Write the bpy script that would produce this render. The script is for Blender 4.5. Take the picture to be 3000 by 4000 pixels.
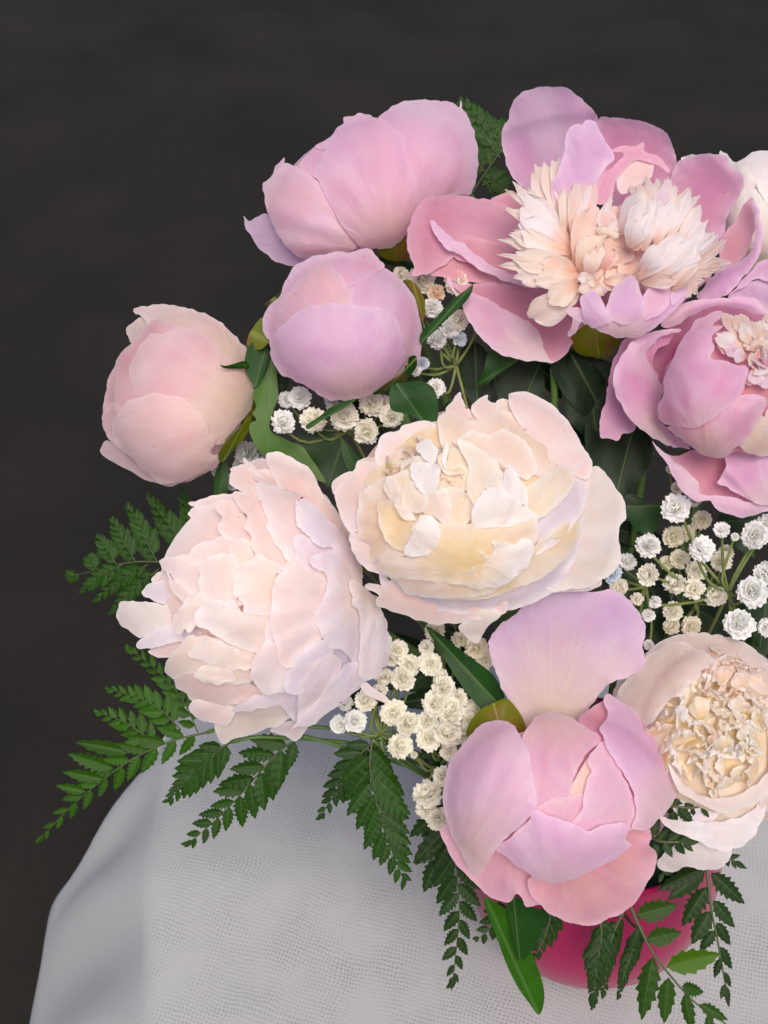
import bpy, math, random
import numpy as np
from mathutils import Vector, Matrix
from mathutils.geometry import delaunay_2d_cdt

for o in list(bpy.data.objects):
    bpy.data.objects.remove(o)
SC = bpy.context.scene
COL = SC.collection
R = math.radians

# ------------------------------------------------------------------ camera
PITCH, VFOV, CAM_H = R(42.0), R(48.0), 0.555
TANV = math.tan(VFOV / 2)
cam_d = bpy.data.cameras.new('camera')
cam = bpy.data.objects.new('camera', cam_d)
COL.objects.link(cam)
cam.location = (0, 0, CAM_H)
cam.rotation_euler = (math.pi / 2 - PITCH, 0, 0)
cam_d.sensor_fit = 'VERTICAL'
cam_d.sensor_height = 36.0
cam_d.lens = 18.0 / TANV
cam_d.clip_start, cam_d.clip_end = 0.01, 200
cam_d.dof.use_dof = True
cam_d.dof.focus_distance = 0.44
cam_d.dof.aperture_fstop = 26.0
SC.camera = cam

# ------------------------------------------------------------------ light
SUN_EL, SUN_AZ = R(55), R(174)          # azimuth of the direction the light comes from, from +Y
world = bpy.data.worlds.new('World')
SC.world = world
world.use_nodes = True
wn = world.node_tree
sky = wn.nodes.new('ShaderNodeTexSky')
sky.sky_type = 'NISHITA'
sky.sun_disc = False
sky.sun_elevation = SUN_EL
sky.sun_rotation = SUN_AZ
sky.air_density = 0.7
sky.dust_density = 3.0
sky.ozone_density = 0.6
bg = wn.nodes['Background']
bg.inputs['Strength'].default_value = 0.085
wn.links.new(sky.outputs[0], bg.inputs[0])
sun_d = bpy.data.lights.new('sun', 'SUN')
sun_d.energy = 1.5
sun_d.angle = R(34)
sun_d.color = (1.0, 0.92, 0.82)
sun = bpy.data.objects.new('sun', sun_d)
COL.objects.link(sun)
sdir = Vector((math.sin(SUN_AZ) * math.cos(SUN_EL), math.cos(SUN_AZ) * math.cos(SUN_EL), math.sin(SUN_EL)))
sun.rotation_euler = sdir.to_track_quat('Z', 'Y').to_euler()
SC.view_settings.view_transform = 'Standard'
SC.view_settings.look = 'None'
SC.view_settings.exposure = 0.66
SC.view_settings.gamma = 1.0
SC.render.engine = 'CYCLES'
SC.cycles.use_denoising = True
SC.cycles.max_bounces = 8
SC.cycles.diffuse_bounces = 5
SC.cycles.transmission_bounces = 6
SC.cycles.sample_clamp_indirect = 6

# ------------------------------------------------------------------ pixel helpers
FWD = np.array((0, math.cos(PITCH), -math.sin(PITCH)))
UP = np.array((0, math.sin(PITCH), math.cos(PITCH)))
RT = np.array((1.0, 0, 0))
CAM = np.array((0, 0, CAM_H))
D0 = 0.45                                   # reference distance of the bouquet
PX = 2 * TANV * D0 / 4000.0                 # metres of one photo pixel at D0  (about 0.1 mm)
def wpos(p, w):
    """photo pixels (n,2) + height towards the camera w (photo pixels at D0) -> world (n,3)"""
    p = np.atleast_2d(np.asarray(p, float)); w = np.broadcast_to(np.asarray(w, float), (len(p),))
    d = D0 - w * PX
    x = (p[:, 0] - 1500) / 2000 * TANV
    y = (2000 - p[:, 1]) / 2000 * TANV
    return CAM + d[:, None] * (FWD + x[:, None] * RT + y[:, None] * UP)
def zpos(px, py, z):
    """photo pixel on the horizontal plane at height z"""
    r = FWD + (px - 1500) / 2000 * TANV * RT + (2000 - py) / 2000 * TANV * UP
    return CAM + r * ((z - CAM_H) / r[2])
CROP = {'A': (900, 300, 1100 / 1659), 'B': (1550, 300, 1450 / 1659), 'C': (350, 1100, 1400 / 1659),
        'D': (1250, 1450, 1250 / 1659), 'E': (400, 1700, 1200 / 1659), 'F': (2250, 1100, 750 / 1106),
        'G': (1650, 2250, 1350 / 1659), 'H': (100, 2450, 1550 / 1659), 'I': (1500, 3000, 1500 / 1659),
        'J': (1850, 600, 1050 / 1659), 'K': (2350, 2350, 650 / 1307), 'L': (2550, 1100, 450 / 1048),
        'M': (200, 1850, 700 / 1659), 'W': (0, 0, 3000 / 1659)}
def P(c, s):
    ox, oy, k = CROP[c]
    if isinstance(s, str):
        a = np.array([[float(v) for v in q.split(',')] for q in s.split()])
    else:
        a = np.atleast_2d(np.asarray(s, float))
    return a * k + (ox, oy)
def lin(r, g, b, k=1.0):
    f = lambda c: (c / 12.92 if c <= .04045 else ((c + .055) / 1.055) ** 2.4)
    return tuple(f(v / 255.0) * k for v in (r, g, b)) + (1.0,)

# ------------------------------------------------------------------ object helpers
def link(o, parent=None):
    COL.objects.link(o)
    if parent is not None:
        o.parent = parent
    return o
def tag(o, label=None, cat=None, group=None, kind=None):
    if label: o['label'] = label
    if cat: o['category'] = cat
    if group: o['group'] = group
    if kind: o['kind'] = kind
    return o
def empty(name, loc):
    o = bpy.data.objects.new(name, None)
    o.empty_display_size = 0.01
    o.location = loc
    return link(o)
def mesh_obj(name, verts, faces, mat, parent=None, color=None, uv=None, attr=None, smooth=True):
    """verts in world space; stored relative to the parent's location"""
    v = np.asarray(verts, float)
    if parent is not None:
        org = np.array(parent.location) if parent.parent is None else np.array(parent.parent.location)
        v = v - org
    me = bpy.data.meshes.new(name)
    me.from_pydata(v.tolist(), [], [tuple(int(i) for i in f) for f in faces])
    if smooth:
        me.polygons.foreach_set('use_smooth', [True] * len(me.polygons))
    if uv is not None:
        lay = me.uv_layers.new(name='UVMap')
        idx = np.empty(len(me.loops), dtype=np.int32)
        me.loops.foreach_get('vertex_index', idx)
        lay.data.foreach_set('uv', np.asarray(uv, np.float32)[idx].ravel())
    if attr is not None:
        for k, val in attr.items():
            a = me.attributes.new(k, 'FLOAT', 'POINT')
            a.data.foreach_set('value', np.asarray(val, np.float32))
    me.materials.append(mat)
    o = bpy.data.objects.new(name, me)
    if color is not None:
        o.color = color
    return link(o, parent)
def tube(pts, radii, n=6):
    pts = [Vector(p) for p in pts]
    V, F = [], []
    if not hasattr(radii, '__len__'):
        radii = [radii] * len(pts)
    for i, p in enumerate(pts):
        a = pts[max(i - 1, 0)]; b = pts[min(i + 1, len(pts) - 1)]
        q = (b - a).normalized().to_track_quat('Z', 'Y')
        for k in range(n):
            t = 2 * math.pi * k / n
            V.append(p + q @ Vector((math.cos(t) * radii[i], math.sin(t) * radii[i], 0)))
    for i in range(len(pts) - 1):
        for k in range(n):
            F.append((i * n + k, i * n + (k + 1) % n, (i + 1) * n + (k + 1) % n, (i + 1) * n + k))
    F.append(tuple(range(n))[::-1]); F.append(tuple((len(pts) - 1) * n + k for k in range(n)))
    return [tuple(v) for v in V], F
def merge(parts):
    V, F = [], []
    for v, f in parts:
        k = len(V); V += list(v); F += [tuple(i + k for i in q) for q in f]
    return V, F
def spline(p, per=8, closed=False):
    """Catmull-Rom through points (n,d)"""
    p = np.asarray(p, float); n = len(p); out = []
    rng = range(n if closed else n - 1)
    for i in rng:
        if closed:
            a, b, c, d = p[(i - 1) % n], p[i], p[(i + 1) % n], p[(i + 2) % n]
        else:
            a, b, c, d = p[max(i - 1, 0)], p[i], p[i + 1], p[min(i + 2, n - 1)]
        for k in range(per):
            t = k / per
            out.append(.5 * ((2 * b) + (c - a) * t + (2 * a - 5 * b + 4 * c - d) * t * t + (3 * b - a - 3 * c + d) * t ** 3))
    if not closed:
        out.append(p[-1])
    return np.array(out)
def smooth_noise(x, y, seed, freq):
    """cheap smooth 2d noise, about -1..1"""
    g = np.random.RandomState(seed % (2 ** 31))
    s = 0
    for i in range(5):
        a = g.uniform(0, 2 * math.pi); f = freq * g.uniform(.55, 1.6); ph = g.uniform(0, 6.28)
        s = s + np.sin((x * math.cos(a) + y * math.sin(a)) * f + ph)
    return s / 3.2

# ------------------------------------------------------------------ materials
MATS = {}
def new_mat(name):
    m = bpy.data.materials.new(name); m.use_nodes = True
    nt = m.node_tree; nt.nodes.clear()
    MATS[name] = m
    def N(t, **kw):
        n = nt.nodes.new(t)
        for k, v in kw.items():
            setattr(n, k, v)
        return n
    return m, nt, N
def mixc(nt, N, fac, a, b, blend='MIX'):
    n = N('ShaderNodeMix', data_type='RGBA', blend_type=blend)
    for sock, v in ((0, fac), (6, a), (7, b)):
        if hasattr(v, 'is_output'):
            nt.links.new(v, n.inputs[sock])
        else:
            n.inputs[sock].default_value = v
    return n.outputs[2]
def ramp(nt, N, src, stops):
    n = N('ShaderNodeValToRGB')
    el = n.color_ramp.elements
    while len(el) < len(stops):
        el.new(.5)
    for e, (p, c) in zip(el, stops):
        e.position = p; e.color = c if len(c) == 4 else (*c, 1)
    nt.links.new(src, n.inputs[0])
    return n.outputs[0]
def g(v): return (v, v, v, 1)

def petal_material(name, basec, edgec, streakc, base_end=.42, base_amt=.85, edge_amt=.45, streak_amt=.5, trans=.32, vein=.07, rough=.5, fleck=0.0, cloud=.6):
    m, nt, N = new_mat(name)
    L = nt.links.new
    uv = N('ShaderNodeUVMap'); uv.uv_map = 'UVMap'
    sep = N('ShaderNodeSeparateXYZ'); L(uv.outputs[0], sep.inputs[0])
    info = N('ShaderNodeObjectInfo')
    ed = N('ShaderNodeAttribute', attribute_name='edge')
    # pigment streaks that run from the claw to the rim
    def stretched(sx, sy, detail, scale=1.0):
        mp = N('ShaderNodeMapping'); mp.inputs['Scale'].default_value = (sx, sy, 1)
        ad = N('ShaderNodeVectorMath', operation='ADD')
        L(uv.outputs[0], ad.inputs[0])
        cb = N('ShaderNodeCombineXYZ'); L(info.outputs['Random'], cb.inputs[2])
        ml = N('ShaderNodeVectorMath', operation='SCALE'); ml.inputs[3].default_value = 37.0
        L(cb.outputs[0], ml.inputs[0]); L(ml.outputs[0], ad.inputs[1])
        L(ad.outputs[0], mp.inputs[0])
        t = N('ShaderNodeTexNoise'); t.inputs['Scale'].default_value = scale
        t.inputs['Detail'].default_value = detail; t.inputs['Roughness'].default_value = .6
        L(mp.outputs[0], t.inputs[0])
        return t.outputs[0]
    n1 = stretched(2.6, 1.5, 3)
    n2 = stretched(95, 1.3, 3)
    n3 = stretched(3.0, 3.5, 4)
    n4 = stretched(15, 7.0, 3)
    n5 = stretched(5.0, 9.0, 3)
    s1 = ramp(nt, N, n1, [(.38, g(0)), (.72, g(1))])
    k1 = N('ShaderNodeMath', operation='MULTIPLY'); L(s1, k1.inputs[0]); k1.inputs[1].default_value = streak_amt
    c = mixc(nt, N, k1.outputs[0], info.outputs['Color'], streakc)
    n6 = stretched(1.7, 1.9, 2)
    w6 = ramp(nt, N, n6, [(.46, g(0)), (.72, g(cloud))])
    c = mixc(nt, N, w6, c, edgec)
    # cream claw at the base
    tt = N('ShaderNodeMath', operation='MULTIPLY_ADD'); L(n3, tt.inputs[0]); tt.inputs[1].default_value = .35
    L(sep.outputs[1], tt.inputs[2])
    bs = ramp(nt, N, tt.outputs[0], [(.16, g(base_amt)), (.17 + base_end, g(0))])
    c = mixc(nt, N, bs, c, basec)
    # paler rim
    er = ramp(nt, N, ed.outputs['Fac'], [(0, g(edge_amt)), (.18, g(edge_amt * .4)), (.7, g(0))])
    c = mixc(nt, N, er, c, edgec)
    v2 = ramp(nt, N, n2, [(.3, g(1 - vein)), (.7, g(1.0))])
    c = mixc(nt, N, 1.0, c, v2, 'MULTIPLY')
    # pin-prick bruises
    n7 = stretched(34, 46, 1)
    sp = ramp(nt, N, n7, [(.755, g(0)), (.79, g(.5))])
    c = mixc(nt, N, sp, c, lin(196, 110, 118))
    # rare crimson flecks on the rim
    fk = ramp(nt, N, n5, [(.685, g(0)), (.71, g(1))]); fe = ramp(nt, N, ed.outputs['Fac'], [(.03, g(fleck)), (.10, g(0))])
    fm = N('ShaderNodeMath', operation='MULTIPLY'); L(fk, fm.inputs[0]); L(fe, fm.inputs[1])
    c = mixc(nt, N, fm.outputs[0], c, lin(190, 40, 96))
    bump = N('ShaderNodeBump'); bump.inputs['Strength'].default_value = .46; bump.inputs['Distance'].default_value = .001
    wr = ramp(nt, N, ed.outputs['Fac'], [(0, g(1)), (.5, g(.35)), (1, g(.18))])
    h4 = N('ShaderNodeMath', operation='MULTIPLY'); L(n4, h4.inputs[0]); L(wr, h4.inputs[1])
    h2 = N('ShaderNodeMath', operation='MULTIPLY_ADD'); L(n2, h2.inputs[0]); h2.inputs[1].default_value = .22; L(h4.outputs[0], h2.inputs[2])
    hb = N('ShaderNodeMath', operation='ADD'); L(h2.outputs[0], hb.inputs[0]); L(n3, hb.inputs[1])
    L(hb.outputs[0], bump.inputs['Height'])
    pr = N('ShaderNodeBsdfPrincipled')
    L(c, pr.inputs['Base Color']); L(bump.outputs[0], pr.inputs['Normal'])
    pr.inputs['Roughness'].default_value = rough
    pr.inputs['Specular IOR Level'].default_value = .35
    pr.inputs['Sheen Weight'].default_value = .05
    tr = N('ShaderNodeBsdfTranslucent')
    hs = N('ShaderNodeHueSaturation'); hs.inputs['Saturation'].default_value = 1.12; hs.inputs['Value'].default_value = 1.0
    L(c, hs.inputs['Color']); L(hs.outputs[0], tr.inputs[0]); L(bump.outputs[0], tr.inputs['Normal'])
    mx = N('ShaderNodeMixShader'); mx.inputs[0].default_value = trans
    L(pr.outputs[0], mx.inputs[1]); L(tr.outputs[0], mx.inputs[2])
    out = N('ShaderNodeOutputMaterial'); L(mx.outputs[0], out.inputs[0])
    return m

PINK = petal_material('pink_petal', lin(248, 228, 208), lin(250, 228, 242), lin(230, 176, 220), streak_amt=.6, base_amt=.9, base_end=.5, edge_amt=.55, trans=.42)
UPRIGHT = petal_material('upright_petal', lin(250, 234, 202), lin(246, 220, 244), lin(214, 164, 226), streak_amt=.75, base_amt=1.0, base_end=.8, edge_amt=.45, trans=.4, vein=.1)
PALEBUD = petal_material('pale_bud_petal', lin(250, 236, 198), lin(252, 236, 236), lin(240, 190, 204), streak_amt=.5, base_amt=.9, base_end=.62, edge_amt=.5, trans=.42, fleck=.7)
ROSE = petal_material('rose_petal', lin(228, 150, 146), lin(246, 208, 226), lin(216, 134, 184), cloud=.25, base_amt=.5, edge_amt=.5, streak_amt=.5, trans=.4)
BLUSH = petal_material('blush_petal', lin(252, 232, 192), lin(252, 246, 246), lin(246, 214, 212), base_amt=.6, streak_amt=.65, trans=.34, vein=.04, edge_amt=.6, fleck=.9)
CREAM = petal_material('cream_petal', lin(253, 226, 160), lin(253, 252, 253), lin(252, 226, 206), base_amt=.85, base_end=.6, streak_amt=.5, trans=.4, vein=.03, edge_amt=.6, fleck=.6)
PEACH = petal_material('peach_petal', lin(248, 190, 150), lin(253, 246, 244), lin(252, 220, 196), base_amt=.8, base_end=.42, streak_amt=.4, trans=.44, vein=.05, edge_amt=.6)

def leaf_material(name, veinc, under=None, gloss=.36, trans=.12, blotch=None, blotch_amt=0):
    m, nt, N = new_mat(name)
    L = nt.links.new
    uv = N('ShaderNodeUVMap'); uv.uv_map = 'UVMap'
    sep = N('ShaderNodeSeparateXYZ'); L(uv.outputs[0], sep.inputs[0])
    info = N('ShaderNodeObjectInfo')
    # uv: x = signed distance from midrib, y = along
    ab = N('ShaderNodeMath', operation='ABSOLUTE'); L(sep.outputs[0], ab.inputs[0])
    mid = ramp(nt, N, ab.outputs[0], [(0.0, g(1)), (.014, g(.8)), (.03, g(0))])
    # lateral veins: chevrons
    ch = N('ShaderNodeMath', operation='MULTIPLY_ADD'); L(ab.outputs[0], ch.inputs[0]); ch.inputs[1].default_value = -.65
    L(sep.outputs[1], ch.inputs[2])
    sc = N('ShaderNodeMath', operation='MULTIPLY'); L(ch.outputs[0], sc.inputs[0]); sc.inputs[1].default_value = 44.0
    sn = N('ShaderNodeMath', operation='SINE'); L(sc.outputs[0], sn.inputs[0])
    lat = ramp(nt, N, sn.outputs[0], [(.975, g(0)), (1.0, g(.3))])
    geo = N('ShaderNodeTexCoord')
    n1 = N('ShaderNodeTexNoise'); n1.inputs['Scale'].default_value = 90; n1.inputs['Detail'].default_value = 4
    L(geo.outputs['Object'], n1.inputs[0])
    n2 = N('ShaderNodeTexNoise'); n2.inputs['Scale'].default_value = 450; n2.inputs['Detail'].default_value = 3
    L(geo.outputs['Object'], n2.inputs[0])
    v1 = ramp(nt, N, n1.outputs[0], [(.3, g(.8)), (.7, g(1.15))])
    dk = N('ShaderNodeHueSaturation'); dk.inputs['Saturation'].default_value = 1.18; dk.inputs['Value'].default_value = .62
    L(info.outputs['Color'], dk.inputs['Color'])
    c = mixc(nt, N, 1.0, dk.outputs[0], v1, 'MULTIPLY')
    if blotch:
        bl = ramp(nt, N, n1.outputs[0], [(.5, g(0)), (.62, g(blotch_amt))])
        c = mixc(nt, N, bl, c, blotch)
    mxv = N('ShaderNodeMath', operation='MAXIMUM'); L(mid, mxv.inputs[0]); L(lat, mxv.inputs[1])
    vs = N('ShaderNodeMath', operation='MULTIPLY'); L(mxv.outputs[0], vs.inputs[0]); vs.inputs[1].default_value = .55
    c = mixc(nt, N, vs.outputs[0], c, veinc)
    hb = N('ShaderNodeMath', operation='MULTIPLY_ADD'); L(mxv.outputs[0], hb.inputs[0]); hb.inputs[1].default_value = -.8
    L(n2.outputs[0], hb.inputs[2])
    bump = N('ShaderNodeBump'); bump.inputs['Strength'].default_value = .22; bump.inputs['Distance'].default_value = .0004
    L(hb.outputs[0], bump.inputs['Height'])
    pr = N('ShaderNodeBsdfPrincipled')
    L(c, pr.inputs['Base Color']); L(bump.outputs[0], pr.inputs['Normal'])
    pr.inputs['Roughness'].default_value = gloss
    pr.inputs['Specular IOR Level'].default_value = .2
    tr = N('ShaderNodeBsdfTranslucent'); L(c, tr.inputs[0])
    mx = N('ShaderNodeMixShader'); mx.inputs[0].default_value = trans
    L(pr.outputs[0], mx.inputs[1]); L(tr.outputs[0], mx.inputs[2])
    out = N('ShaderNodeOutputMaterial'); L(mx.outputs[0], out.inputs[0])
    return m
LEAF = leaf_material('peony_leaf_green', lin(84, 112, 56), gloss=.45)
SEPAL = leaf_material('sepal_green', lin(150, 170, 90), gloss=.45, trans=.15, blotch=lin(130, 60, 50), blotch_amt=.45)
FERN = leaf_material('fern_green', lin(84, 124, 60), gloss=.38, trans=.12, blotch=lin(104, 116, 40), blotch_amt=.3)

def plain(name, col, rough=.5, noise=None, trans=0.0, coat=0.0, spec=.5):
    m, nt, N = new_mat(name)
    L = nt.links.new
    pr = N('ShaderNodeBsdfPrincipled')
    pr.inputs['Roughness'].default_value = rough
    pr.inputs['Coat Weight'].default_value = coat
    pr.inputs['Specular IOR Level'].default_value = spec
    out = N('ShaderNodeOutputMaterial')
    if noise:
        tc = N('ShaderNodeTexCoord'); n = N('ShaderNodeTexNoise')
        n.inputs['Scale'].default_value = noise[0]; n.inputs['Detail'].default_value = 5
        L(tc.outputs['Object'], n.inputs[0])
        c = ramp(nt, N, n.outputs[0], [(.3, col), (.7, noise[1])])
        L(c, pr.inputs['Base Color'])
    else:
        pr.inputs['Base Color'].default_value = col
    if trans:
        tr = N('ShaderNodeBsdfTranslucent')
        if noise: L(c, tr.inputs[0])
        else: tr.inputs[0].default_value = col
        mx = N('ShaderNodeMixShader'); mx.inputs[0].default_value = trans
        L(pr.outputs[0], mx.inputs[1]); L(tr.outputs[0], mx.inputs[2]); L(mx.outputs[0], out.inputs[0])
    else:
        L(pr.outputs[0], out.inputs[0])
    return m
STEM = plain('stem_green', lin(70, 104, 46), .45, (160, lin(92, 120, 60)))
GSTEM = plain('wiry_stem_green', lin(96, 116, 58), .5, (200, lin(120, 128, 72)))
FSTEM = plain('fern_rachis', lin(58, 88, 40), .5, (160, lin(84, 84, 48)))
FOAM = plain('floral_foam', lin(40, 66, 44), .9, (300, lin(28, 48, 34)))
def blossom_material():
    m, nt, N = new_mat('blossom_white')
    L = nt.links.new
    info = N('ShaderNodeObjectInfo')
    ed = N('ShaderNodeAttribute', attribute_name='edge')
    c = mixc(nt, N, ramp(nt, N, ed.outputs['Fac'], [(0, g(.65)), (.55, g(0))]), info.outputs['Color'], lin(214, 214, 150))
    pr = N('ShaderNodeBsdfPrincipled'); L(c, pr.inputs['Base Color']); pr.inputs['Roughness'].default_value = .6
    pr.inputs['Specular IOR Level'].default_value = .25
    tr = N('ShaderNodeBsdfTranslucent'); L(c, tr.inputs[0])
    mx = N('ShaderNodeMixShader'); mx.inputs[0].default_value = .3
    L(pr.outputs[0], mx.inputs[1]); L(tr.outputs[0], mx.inputs[2])
    out = N('ShaderNodeOutputMaterial'); L(mx.outputs[0], out.inputs[0])
    return m
BLOSSOM = blossom_material()

# ------------------------------------------------------------------ setting: ground
def ground():
    m, nt, N = new_mat('dark_floor')
    L = nt.links.new
    tc = N('ShaderNodeTexCoord')
    a = N('ShaderNodeTexNoise'); a.inputs['Scale'].default_value = 3.2; a.inputs['Detail'].default_value = 6
    b = N('ShaderNodeTexNoise'); b.inputs['Scale'].default_value = 240; b.inputs['Detail'].default_value = 4
    for t in (a, b): L(tc.outputs['Object'], t.inputs[0])
    c = ramp(nt, N, a.outputs[0], [(.3, lin(32, 31, 29)), (.7, lin(43, 40, 36))])
    c = mixc(nt, N, 1.0, c, ramp(nt, N, b.outputs[0], [(.3, g(.85)), (.7, g(1.12))]), 'MULTIPLY')
    bp = N('ShaderNodeBump'); bp.inputs['Strength'].default_value = .4; bp.inputs['Distance'].default_value = .003
    L(b.outputs[0], bp.inputs['Height'])
    pr = N('ShaderNodeBsdfPrincipled'); L(c, pr.inputs['Base Color']); L(bp.outputs[0], pr.inputs['Normal'])
    pr.inputs['Roughness'].default_value = .85; pr.inputs['Specular IOR Level'].default_value = .15
    out = N('ShaderNodeOutputMaterial'); L(pr.outputs[0], out.inputs[0])
    s = 60
    o = mesh_obj('ground', [(-s, -s, -.74), (s, -s, -.74), (s, s, -.74), (-s, s, -.74)], [(0, 1, 2, 3)], m, smooth=False)
    tag(o, kind='structure')
ground()

# ------------------------------------------------------------------ table, cloth, bowl
TX0, TX1, TY0, TY1 = -.106, .72, -.12, .47
def table():
    root = empty('side_table', (.3, .2, -.74))
    tag(root, 'small square table hidden under the white gauze cloth', 'table')
    wood = plain('table_wood', lin(120, 96, 70), .55, (30, lin(92, 70, 50)))
    x0, x1, y0, y1 = TX0 + .006, TX1, TY0, TY1 - .006
    def box(a, b):
        V = [(x, y, z) for x in (a[0], b[0]) for y in (a[1], b[1]) for z in (a[2], b[2])]
        return V, [(0, 1, 3, 2), (4, 6, 7, 5), (0, 4, 5, 1), (2, 3, 7, 6), (0, 2, 6, 4), (1, 5, 7, 3)]
    v, f = box((x0, y0, -.03), (x1, y1, -.004)); mesh_obj('table_top', v, f, wood, root, smooth=False)
    for lx in (x0 + .02, x1 - .06):
        for ly in (y0 + .02, y1 - .06):
            v, f = box((lx, ly, -.74), (lx + .04, ly + .04, -.03)); mesh_obj('leg', v, f, wood, root, smooth=False)
table()

def cloth():
    m, nt, N = new_mat('white_gauze')
    L = nt.links.new
    uv = N('ShaderNodeUVMap'); uv.uv_map = 'UVMap'
    wv = N('ShaderNodeAttribute', attribute_name='weave')
    nz = N('ShaderNodeTexNoise'); nz.inputs['Scale'].default_value = 22; nz.inputs['Detail'].default_value = 3
    L(uv.outputs[0], nz.inputs[0])
    off = N('ShaderNodeVectorMath', operation='MULTIPLY_ADD')
    L(nz.outputs['Color'], off.inputs[0]); off.inputs[1].default_value = (.012, .012, 0); L(uv.outputs[0], off.inputs[2])
    def thread(rot, freq, lo, hi):
        mp = N('ShaderNodeMapping'); mp.inputs['Rotation'].default_value = (0, 0, R(rot)); L(off.outputs[0], mp.inputs[0])
        w = N('ShaderNodeTexWave', wave_type='BANDS', bands_direction='X', wave_profile='SIN')
        w.inputs['Scale'].default_value = freq; w.inputs['Distortion'].default_value = 1.5
        w.inputs['Detail'].default_value = 2; w.inputs['Detail Scale'].default_value = 3
        L(mp.outputs[0], w.inputs[0])
        return ramp(nt, N, w.outputs[0], [(lo, g(0)), (hi, g(1))])
    a = thread(17, 170, .0, .9); b = thread(107, 150, .0, .9)
    c2 = thread(14, 560, .2, .8); d2 = thread(104, 560, .2, .8)
    mxa = N('ShaderNodeMath', operation='MAXIMUM'); L(a, mxa.inputs[0]); L(b, mxa.inputs[1])
    mxb = N('ShaderNodeMath', operation='ADD'); L(c2, mxb.inputs[0]); L(d2, mxb.inputs[1])
    nl = N('ShaderNodeTexNoise'); nl.inputs['Scale'].default_value = 34; nl.inputs['Detail'].default_value = 3
    L(uv.outputs[0], nl.inputs[0])
    amt = ramp(nt, N, nl.outputs[0], [(.32, g(.12)), (.7, g(1))])
    k = N('ShaderNodeMath', operation='MULTIPLY'); L(wv.outputs['Fac'], k.inputs[0]); L(amt, k.inputs[1])
    gap = N('ShaderNodeMath', operation='SUBTRACT'); gap.inputs[0].default_value = 1; L(mxa.outputs[0], gap.inputs[1])
    gk = N('ShaderNodeMath', operation='MULTIPLY'); L(gap.outputs[0], gk.inputs[0]); L(k.outputs[0], gk.inputs[1])
    c = mixc(nt, N, gk.outputs[0], lin(197, 198, 198), lin(158, 161, 165))
    f2 = ramp(nt, N, mxb.outputs[0], [(.0, g(.9)), (.9, g(1))])
    c = mixc(nt, N, wv.outputs['Fac'], c, mixc(nt, N, 1.0, c, f2, 'MULTIPLY'))
    ht = N('ShaderNodeMath', operation='MULTIPLY'); L(mxa.outputs[0], ht.inputs[0]); L(k.outputs[0], ht.inputs[1])
    bp = N('ShaderNodeBump'); bp.inputs['Strength'].default_value = .5; bp.inputs['Distance'].default_value = .0006
    L(ht.outputs[0], bp.inputs['Height'])
    pr = N('ShaderNodeBsdfPrincipled'); L(c, pr.inputs['Base Color']); L(bp.outputs[0], pr.inputs['Normal'])
    pr.inputs['Roughness'].default_value = .9; pr.inputs['Specular IOR Level'].default_value = .1
    pr.inputs['Sheen Weight'].default_value = .15
    tr = N('ShaderNodeBsdfTranslucent'); L(c, tr.inputs[0])
    mx = N('ShaderNodeMixShader'); mx.inputs[0].default_value = .22
    L(pr.outputs[0], mx.inputs[1]); L(tr.outputs[0], mx.inputs[2])
    out = N('ShaderNodeOutputMaterial'); L(mx.outputs[0], out.inputs[0])
    # columns run along the hem: near side -> corner -> far side; rows from the table's middle over the edge and down
    edge = [zpos(610, 4250, 0), zpos(600, 4000, 0), zpos(592, 3750, 0), zpos(600, 3500, 0), zpos(618, 3250, 0), zpos(655, 3020, 0), zpos(710, 2840, 0), zpos(790, 2690, 0)]
    sil = [zpos(60, 4350, -.27), zpos(100, 4080, -.255), zpos(150, 3830, -.225), zpos(178, 3640, -.195), zpos(225, 3500, -.165),
           zpos(350, 3330, -.12), zpos(520, 3090, -.065), zpos(700, 2850, -.018)]
    edge = np.array(edge); sil = np.array(sil)
    # continue along the near side and the far side
    e0 = np.array([(TX0 + .004, TY0, 0), (TX0 + .002, -.02, 0), (TX0 + .002, .08, 0)])
    s0 = np.array([(TX0 - .12, TY0, -.27), (TX0 - .15, -.02, -.27), (TX0 - .14, .08, -.27)])
    e1 = np.array([(TX0 + .06, TY1 + .003, 0), (.1, TY1 + .004, 0), (.3, TY1 + .004, 0), (TX1, TY1 + .004, 0)])
    s1 = np.array([(TX0 + .06, TY1 + .02, -.03), (.1, TY1 + .03, -.05), (.3, TY1 + .03, -.05), (TX1, TY1 + .03, -.05)])
    E = spline(np.vstack([e0, edge, e1]), 7); S = spline(np.vstack([s0, sil, s1]), 7)
    inner = E * .0 + np.array((.34, .2, 0))
    rows = []
    wrow = []
    ts = [.0, .15, .3, .42, .54, .64, .73, .81, .87, .92, .955, .98, 1.0]
    for t in ts:
        rows.append(inner + (E - inner) * t); wrow.append(1.0)
    n = 14
    for i in range(1, n + 1):
        t = i / n
        q = E + (S - E) * t
        # soft roll over the edge, then the slope
        roll = np.minimum(t * 4, 1.0)
        q[:, 2] = S[:, 2] * (t ** 1.25)
        L_ = np.linalg.norm(S - E, axis=1)
        ph = np.linspace(0, 1, len(E))
        q[:, 0] += .010 * np.sin(ph * 38 + t * 2.6) * t * (1 - t) * 2.2 * np.minimum(L_ / .15, 1)
        q[:, 2] += .007 * np.sin(ph * 47 + 1.0 - t * 3.0) * t * (1 - .8 * t) * np.minimum(L_ / .15, 1)
        rows.append(q); wrow.append(max(0.0, .6 - t * 3))
    for i, (dx, dy, dz) in enumerate([(.0, .006, -.03), (.012, .02, -.08), (.03, .03, -.16), (.04, .035, -.24)]):
        q = S + np.array((dx, dy, dz)); q[:, 2] = np.maximum(q[:, 2], -.5)
        rows.append(q); wrow.append(0)
    rows = np.array(rows); nr, nc = rows.shape[:2]
    V = rows.reshape(-1, 3).copy()
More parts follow.
